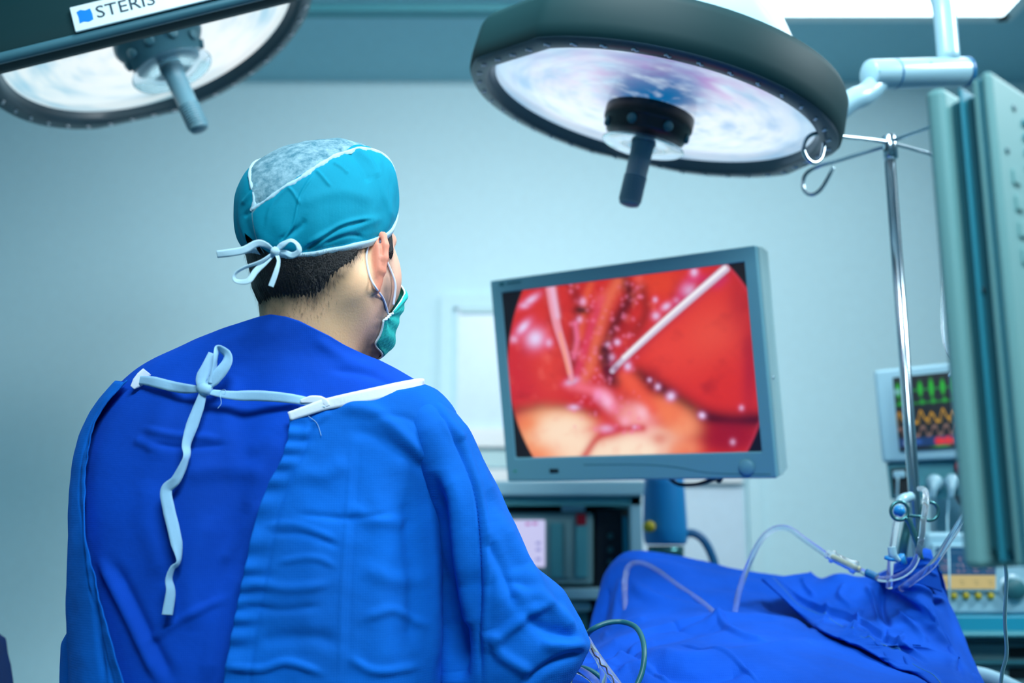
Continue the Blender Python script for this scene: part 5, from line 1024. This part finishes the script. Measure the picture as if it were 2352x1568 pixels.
dg_ = [([(1790, 1330), (1830, 1370), (1880, 1395), (1950, 1415), (2050, 1465), (2130, 1510)], 3, .004), ([(1795, 1338), (1835, 1378), (1880, 1402), (1950, 1424), (2050, 1474), (2130, 1519)], 3, -.003), ([(1750, 1333), (1815, 1400), (1885, 1454), (1965, 1488), (2060, 1536)], 6, .005),
 ([(1980, 1400), (1965, 1440), (1940, 1475)], 5, .005), ([(2075, 1455), (2060, 1490), (2090, 1530)], 5, .005), ([(2035, 1440), (2030, 1480), (2010, 1500)], 4, -.004), ([(1900, 1385), (1895, 1420), (1880, 1445)], 5, .004), ([(1990, 1345), (2010, 1390), (2020, 1430)], 6, .005), ([(2030, 1340), (2025, 1400), (2045, 1440)], 7, -.006), ([(2050, 1345), (2110, 1380), (2150, 1440)], 8, .006),
 ([(2100, 1300), (2060, 1320), (2010, 1335)], 5, .006), ([(2110, 1310), (2130, 1350), (2160, 1400)], 5, -.005), ([(2060, 1345), (2110, 1352), (2165, 1385)], 5, .006), ([(2070, 1325), (2120, 1335), (2160, 1350)], 5, -.005), ([(1840, 1325), (1850, 1350), (1870, 1370)], 5, .004), ([(1940, 1340), (1930, 1370), (1960, 1400)], 6, .004), ([(2120, 1420), (2170, 1480), (2200, 1540)], 12, .006), ([(1950, 1440), (1990, 1450), (2000, 1480)], 5, .004), ([(2060, 1400), (2100, 1440), (2130, 1480)], 7, .004), ([(2000, 1470), (2030, 1500), (2045, 1530)], 4, .004)]
G = clothgrid(G, [(l, w_, a*1.5) for l, w_, a in dg_], .003, 230); G = G+(CAM-G)/np.linalg.norm(CAM-G, axis=-1)[..., None]*.006
d2 = obj('surgical_drape', geo(G), M['drape'], None, solid=.003); tag(d2, 'second blue drape with a stitched diagonal hem, folded over the right half of the table', 'drape')
hm = np.array([G[0], G[6], G[14], G[22], G[30]]); hm = np.array([h_+(CAM-h_)/np.linalg.norm(CAM-h_, axis=-1)[:, None]*o_ for h_, o_ in zip(hm, (.003, .0075, .0065, .006, .003))])
obj('hem_band', geo(hm), M['drape'], d2, solid=.0015)
obj('hem_stitch', tube(list((G[23]+(CAM-G[23])/np.linalg.norm(CAM-G[23], axis=-1)[:, None]*.0045)[::6]), .0009, 6, 120), M['hose'], d2)
tag_b = skin([[(2090, 1340, 1.63), (2122, 1344, 1.62), (2166, 1360, 1.65)], [(2098, 1305, 1.625), (2125, 1307, 1.62), (2156, 1314, 1.64)], [(2105, 1272, 1.63), (2124, 1268, 1.625), (2141, 1270, 1.64)], [(2108, 1264, 1.68), (2124, 1260, 1.69), (2140, 1264, 1.68)], [(2104, 1300, 1.79), (2124, 1300, 1.80), (2150, 1304, 1.79)], [(2100, 1350, 1.83), (2124, 1350, 1.84), (2160, 1360, 1.81)]], 60, 60)
tag_b = clothgrid(tag_b, [([(2098, 1300), (2125, 1296), (2150, 1302)], 3, .003), ([(2100, 1318), (2130, 1312), (2156, 1322)], 3, .003), ([(2104, 1284), (2124, 1280), (2144, 1286)], 2.5, .0025)], .0015, 240)
obj('gathered_corner', geo(tag_b), M['drape'], d2, solid=.003)

# ================================================================== IV POLE
IY = 1.68
ip = thing('iv_pole', 'chrome infusion pole with curled hooks between the red screen and the tall monitor', 'pole', (P3(2045, 330, IY)[0], IY, 0))
it = P3(2042, 345, IY)
obj('pole', tube([(it[0], IY, it[2]-.02), (it[0], IY, .06)], .0095, 28, 4), M['chrome'], ip)
obj('hub', lathe([(.001, 0), (.010, 0), (.0125, -.003), (.0125, -.043), (.0095, -.045)], P3(2042, 311, IY), (0, 0, 1), 32), M['chrome'], ip)
obj('foot_base', merge(*[tube([(it[0], IY, .09), (it[0]+.09*math.cos(a), IY+.09*math.sin(a), .07), (it[0]+.16*math.cos(a), IY+.16*math.sin(a), .013)], .012, 12, 12) for a in np.linspace(0, 5.03, 5)]), M['chrome'], ip)
r_ = .0036
HK = [[(2040, 326, 1.575), (1985, 319, 1.545), (1930, 313, 1.515), (1882, 306, 1.49), (1856, 314, 1.483), (1845, 338, 1.481), (1852, 362, 1.482), (1868, 374, 1.487), (1884, 366, 1.495), (1891, 345, 1.50), (1893, 328, 1.502)],
 [(2040, 334, 1.585), (1980, 352, 1.62), (1925, 369, 1.655), (1880, 382, 1.68), (1853, 398, 1.69), (1844, 420, 1.692), (1849, 440, 1.69), (1866, 447, 1.685), (1884, 436, 1.68), (1900, 412, 1.675), (1914, 384, 1.67)],
 [(2046, 324, 1.575), (2100, 305, 1.535), (2160, 285, 1.49), (2200, 280, 1.46), (2218, 300, 1.455), (2214, 330, 1.457), (2195, 338, 1.462), (2180, 320, 1.47)],
 [(2046, 328, 1.585), (2100, 343, 1.62), (2150, 358, 1.65), (2180, 374, 1.67), (2192, 396, 1.675), (2184, 416, 1.675), (2168, 415, 1.675), (2160, 392, 1.675)]]
for h_ in HK: obj('hook', tube([P3(p[0], p[1], p[2]*1.063) for p in h_], r_, 14, 120), M['chrome'], ip)
# infusion bag hanging behind the tall monitor
bg = thing('infusion_bag', 'clear infusion bag hanging from the pole, its edge showing beside the tall monitor', 'infusion bag', P3(2200, 640, 1.5))
bg_rings = []
for py, hw, tk in [(560, 10, .004), (600, 30, .012), (640, 42, .018), (720, 46, .02), (790, 42, .017), (820, 26, .010), (838, 8, .004)]:
    c_ = P3(2205, py, 1.5); hw_ = hw/FPX*1.5; bg_rings.append([c_+np.array([hw_*math.cos(a), tk*math.sin(a), 0]) for a in np.linspace(0, 2*math.pi, 32, endpoint=False)])
obj('pouch', geo(np.array([np.array(r) for r in bg_rings]), True), M['tubing'], bg, sub=1)
obj('spike_port', tube([P3(2200, 838, 1.5), P3(2192, 850, 1.5), P3(2180, 864, 1.5)], [.005, .0035, .0022], 12, 12), M['white'], bg)
obj('hanger_cord', tube([P3(2205, 565, 1.5), P3(2196, 440, 1.47), P3(2200, 336, 1.462)], .001, 6, 20), M['white'], bg)

# ================================================================== TALL MONITOR SEEN FROM BEHIND (right foreground)
nb, lf = P3(2274, 160, .75), P3(2121, 208, .792)
zt, zbm = (nb[2]+lf[2])/2, P3(2235, 1305, .792)[2]
D_ = np.array([lf[0]-nb[0], lf[1]-nb[1], 0]); TH = np.linalg.norm(D_); D_ /= TH; W_ = np.array([-D_[1], D_[0], 0]); W_ = W_ if W_[0] > 0 else -W_
RM = np.stack([W_, D_, [0, 0, 1]], 1); o0 = np.array([nb[0], nb[1], 0])
def rb_(d0, d1, ins, w1=.5, zi=None):
    zi = ins if zi is None else zi
    return box(o0+W_*((ins+w1-ins)/2)+D_*((d0+d1)/2*TH)+np.array([0, 0, (zt+zbm)/2]), (w1-2*ins, (d1-d0)*TH, zt-zbm-2*zi), RM)
tm = thing('tall_monitor', 'large grey monitor seen from behind, blurred in the right foreground', 'monitor', o0+W_*.25+D_*TH/2+np.array([0, 0, zbm]))
obj('rear_cover', rb_(0, .17, 0), M['rear'], tm, smooth=False, bevel=.006)
obj('seam_ridge', rb_(.175, .20, .002), M['rearblue'], tm, smooth=False, bevel=.001)
obj('rear_step', rb_(.205, .30, .003), M['rear'], tm, smooth=False, bevel=.002)
obj('groove_core', rb_(.28, .72, .012), M['reardark'], tm, smooth=False, bevel=.004)
obj('middle_ridge', rb_(.47, .53, .005), M['rearblue'], tm, smooth=False, bevel=.002)
obj('front_bezel', rb_(.70, 1.0, .0), M['rear'], tm, smooth=False, bevel=.006)
rp = lambda w, z: o0+W_*w-D_*.0005+np.array([0, 0, z])
for k in range(5): obj('vent_slot', box(rp(.135, zt-.030-.013*k), (.16, .004, .005), RM), M['midteal'], tm, smooth=False, bevel=.001)
for w, z in ((.04, zt-.022), (.018, zt-.065), (.03, zt-.235), (.03, zt-.34)): obj('screw_hole', lathe([(.001, .0004), (.0025, .0006), (.003, .0)], rp(w, z), -D_, 16), M['reardark'], tm)
for k in range(4): obj('moulded_tab', box(rp(.030+.001*k, zt-.085-.022*k), (.012, .0025, .012), RM), M['rear'], tm, smooth=False, bevel=.0006)
obj('side_screw', lathe([(.001, .001), (.003, .001), (.004, 0)], o0+D_*TH*.5-W_*(-.011)+np.array([0, 0, zbm+(zt-zbm)*.55]), -W_, 16), M['black'], tm)
bp_ = o0+W_*.3-D_*.05
obj('stand_post', box((bp_[0], bp_[1], (zbm+.2)/2+.01), (.05, .05, zbm+.2), RM), M['rear'], tm, smooth=False, bevel=.006)
obj('mount_plate', box(o0+W_*.3-D_*.02+np.array([0, 0, zbm+.16]), (.1, .06, .1), RM), M['rear'], tm, smooth=False, bevel=.004)
obj('stand_foot', lathe([(.001, 0), (.2, 0), (.2, .015), (.04, .05), (.001, .05)], (bp_[0], bp_[1], 0), (0, 0, 1), 40), M['steel'], tm)
cb = thing('hanging_tube', 'thin pale tube hanging beneath the tall monitor in front of the anaesthesia machine', 'tube', P3(2312, 1300, 1.2))
obj('line', tube([P3(2306, 1270, 1.25), P3(2312, 1330, 1.25), P3(2308, 1420, 1.25), P3(2312, 1500, 1.25), P3(2300, 1560, 1.25), P3(2296, 1700, 1.25)], .0022, 10, 80), M['paleblue'], cb)

# ================================================================== TUBES, CLAMP, CABLES
def tube_thing(name, label, cat, pts, r, m, seg=14, n=160, grp=None):
    o = obj(name, tube([P3(*p) for p in pts], r, seg, n), m); return tag(o, label, cat, grp)
lt = thing('suction_tubing', 'clear tubing arching over the drape with a clear inline connector', 'tubing', P3(1690, 1405, 1.72))
obj('tube_line', tube([P3(*p) for p in [(1686, 1420, 1.71), (1697, 1360, 1.71), (1718, 1300, 1.71), (1748, 1240, 1.70), (1780, 1214, 1.70), (1812, 1214, 1.69), (1850, 1240, 1.67), (1900, 1275, 1.65)]], .0048, 18, 120), M['tubing'], lt)
obj('tube_core', tube([P3(*p) for p in [(1686, 1420, 1.71), (1697, 1360, 1.71), (1718, 1300, 1.71), (1748, 1240, 1.70), (1780, 1214, 1.70), (1812, 1214, 1.69), (1850, 1240, 1.67), (1900, 1275, 1.65)]], .0024, 10, 120), M['clear'], lt)
ca_, cb_ = P3(1896, 1270, 1.65), P3(1978, 1310, 1.63); ca_d = cb_-ca_; cL = np.linalg.norm(ca_d)
obj('connector', lathe([(.004, 0), (.007, .002), (.007, .008), (.0105, .010), (.0105, .014), (.008, .016), (.0085, cL-.018), (.0108, cL-.014), (.0108, cL-.008), (.005, cL-.006), (.004, cL)], ca_, ca_d, 24), M['tubing'], lt)
obj('connector_core', lathe([(.004, 0), (.0055, .003), (.0055, cL*.8), (.003, cL*.84)], ca_+ca_d*.14, ca_d, 20), mat('amber_fluid', (.55, .6, .35), .2, trans=.5), lt)
obj('tube_line', tube([P3(*p) for p in [(1976, 1309, 1.63), (2000, 1322, 1.62), (2030, 1330, 1.60), (2068, 1322, 1.58), (2098, 1298, 1.55), (2114, 1250, 1.53), (2120, 1200, 1.52), (2127, 1150, 1.53), (2124, 1126, 1.56), (2112, 1122, 1.60)]], .0046, 16, 140), M['tubing'], lt)
obj('blue_collar', tube([P3(1990, 1314, 1.625), P3(2014, 1325, 1.612)], .0062, 16, 6), M['hose'], lt)
tube_thing('clear_tube', 'clear tube looping over the mound at the left of the drape', 'tubing', [(1440, 1460, 1.73), (1436, 1390, 1.80), (1436, 1330, 1.86), (1446, 1300, 1.91), (1470, 1293, 1.92), (1505, 1308, 1.90), (1560, 1348, 1.85), (1610, 1382, 1.80), (1645, 1412, 1.74)], .0052, M['tubing'])
tube_thing('clear_tube', 'straight clear tube slanting from under the tall monitor down to the drape', 'tubing', [(2250, 1140, 1.42), (2225, 1172, 1.44), (2180, 1240, 1.50), (2142, 1296, 1.56), (2100, 1330, 1.60), (2070, 1352, 1.64)], .0052, M['tubing'])
vt = thing('drip_line', 'vertical clear drip line with a blue roller clamp left of the pole', 'tubing', P3(2044, 1340, 1.56))
obj('tube_line', tube([P3(*p) for p in [(2086, 1140, 1.66), (2070, 1150, 1.65), (2062, 1180, 1.64), (2052, 1240, 1.62), (2045, 1300, 1.61), (2042, 1350, 1.62)]], .005, 16, 80), M['tubing'], vt)
obj('elbow', tube([P3(2062, 1172, 1.64), P3(2072, 1148, 1.645), P3(2092, 1140, 1.66)], [.0075, .0085, .008], 18, 20), M['white'], vt)
obj('elbow_cap', lathe([(.001, .008), (.008, .007), (.0095, 0), (.006, -.006)], P3(2066, 1172, 1.635), (-.5, -.5, -.6), 20), M['bluecan'], vt)
obj('clamp_body', tube([P3(2048, 1255, 1.54), P3(2052, 1275, 1.54), P3(2066, 1288, 1.54)], [.006, .0065, .004], 14, 20), M['white'], vt)
obj('clamp_ring', lathe([(.0065, -.003), (.0095, -.002), (.0095, .002), (.0065, .003)], P3(2046, 1282, 1.545), (0.1, -.2, 1), 24), M['bluecan'], vt)
obj('roller', lathe([(.001, -.005), (.008, -.005), (.009, 0), (.008, .005), (.001, .005)], P3(2072, 1284, 1.545), (1, -.6, .2), 20), M['bluecan'], vt)
# towel clamp on the pole
HYc = 1.545; tc_ = thing('surgical_clamp', 'dark scissor-handled clamp gripping the gathered drape at the pole', 'clamp', P3(2104, 1240, HYc))
for s_, cx_, cy_, pts in ((-1, 2066, 1173, [(2080, 1188), (2090, 1202), (2104, 1240), (2112, 1268), (2116, 1282)]), (1, 2135, 1174, [(2122, 1190), (2116, 1206), (2112, 1240), (2113, 1268), (2118, 1284)])):
    ringp = [P3(cx_+19*math.cos(a)*1.05, cy_+21*math.sin(a), HYc+.004*s_) for a in np.linspace(0, 2*math.pi, 26)]
    hd = obj('handle_half', merge(tube(ringp, .0027, 10, 60, caps=False), tube([P3(x, y, HYc+.003*s_) for x, y in pts], [.0042, .0045, .005, .004, .0028], 12, 40)), M['steel'], tc_)
obj('ratchet', tube([P3(2084, 1184, HYc), P3(2116, 1186, HYc)], .0024, 8, 6), M['steel'], tc_)
obj('pivot', lathe([(.001, .0015), (.0035, .0012), (.004, -.001)], P3(2111, 1238, HYc-.006), (0, -1, 0), 16), M['chrome'], tc_)
tube_thing('drip_tube_upright', 'thick dark tube standing behind the clamp, left of the pole', 'tubing', [(2092, 1170, 1.72), (2084, 1210, 1.72), (2074, 1260, 1.72), (2068, 1330, 1.74)], .0075, M['steel'])
tube_thing('green_cable', 'dark green cable looping over the drape beside the sleeve', 'cable', [(1345, 1460, 1.42), (1362, 1444, 1.40), (1395, 1430, 1.40), (1430, 1428, 1.40), (1460, 1440, 1.38), (1476, 1468, 1.36), (1480, 1505, 1.34), (1474, 1545, 1.33), (1455, 1590, 1.32)], .0036, M['greenwire'])
tube_thing('clear_tube', 'pale blue clear tube running down from the sleeve tip to the bottom edge', 'tubing', [(1348, 1468, 1.30), (1362, 1492, 1.28), (1384, 1524, 1.27), (1408, 1556, 1.26), (1440, 1600, 1.25)], .0048, M['tubing'])
tube_thing('clear_tube', 'short upright clear tube beside the black wire at the sleeve tip', 'tubing', [(1374, 1512, 1.31), (1382, 1530, 1.30), (1386, 1556, 1.30), (1384, 1600, 1.30)], .0045, M['tubing'])
tube_thing('black_wire', 'thin jagged black wire hanging from the sleeve tip', 'wire', [(1358, 1488, 1.27), (1366, 1504, 1.268), (1376, 1512, 1.266), (1380, 1526, 1.264), (1392, 1532, 1.262), (1396, 1546, 1.26), (1406, 1554, 1.258), (1414, 1580, 1.255)], .0009, M['wireblack'], 8)
tube_thing('clear_tube', 'clear tube bending away low under the sleeve, bottom edge', 'tubing', [(1322, 1536, 1.33), (1340, 1544, 1.32), (1362, 1560, 1.31), (1380, 1585, 1.30)], .0052, M['tubing'])
tube_thing('green_cable', 'second dark cable under the sleeve at the bottom edge', 'cable', [(1318, 1530, 1.36), (1350, 1536, 1.35), (1380, 1556, 1.34), (1395, 1590, 1.33)], .003, M['greenwire'])

# ================================================================== DRAPED STAND at the left edge
G = skin([[(-260, 1500, 1.9), (-150, 1440, 1.95), (-60, 1440, 1.95), (-10, 1470, 1.9)], [(-260, 1480, 1.75), (-150, 1430, 1.75), (-50, 1430, 1.75), (0, 1490, 1.75)], [(-260, 1600, 1.6), (-150, 1600, 1.6), (-40, 1590, 1.6), (26, 1590, 1.68)], [(-260, 3000, 1.58), (-150, 3000, 1.58), (0, 3000, 1.58), (90, 3000, 1.66)]], 60, 90)
G = clothgrid(G, [], .006, 300)
ds_ = thing('draped_stand', 'dark navy cloth covered stand, only its corner showing at the lower left', 'instrument stand', (G[..., 0].mean(), 1.72, 0))
obj('cover', geo(G), M['navy'], ds_, solid=.003); obj('stand_leg', tube([(G[..., 0].mean(), 1.74, 1.0), (G[..., 0].mean(), 1.74, 0.0)], .02, 16, 4), M['steel'], ds_)
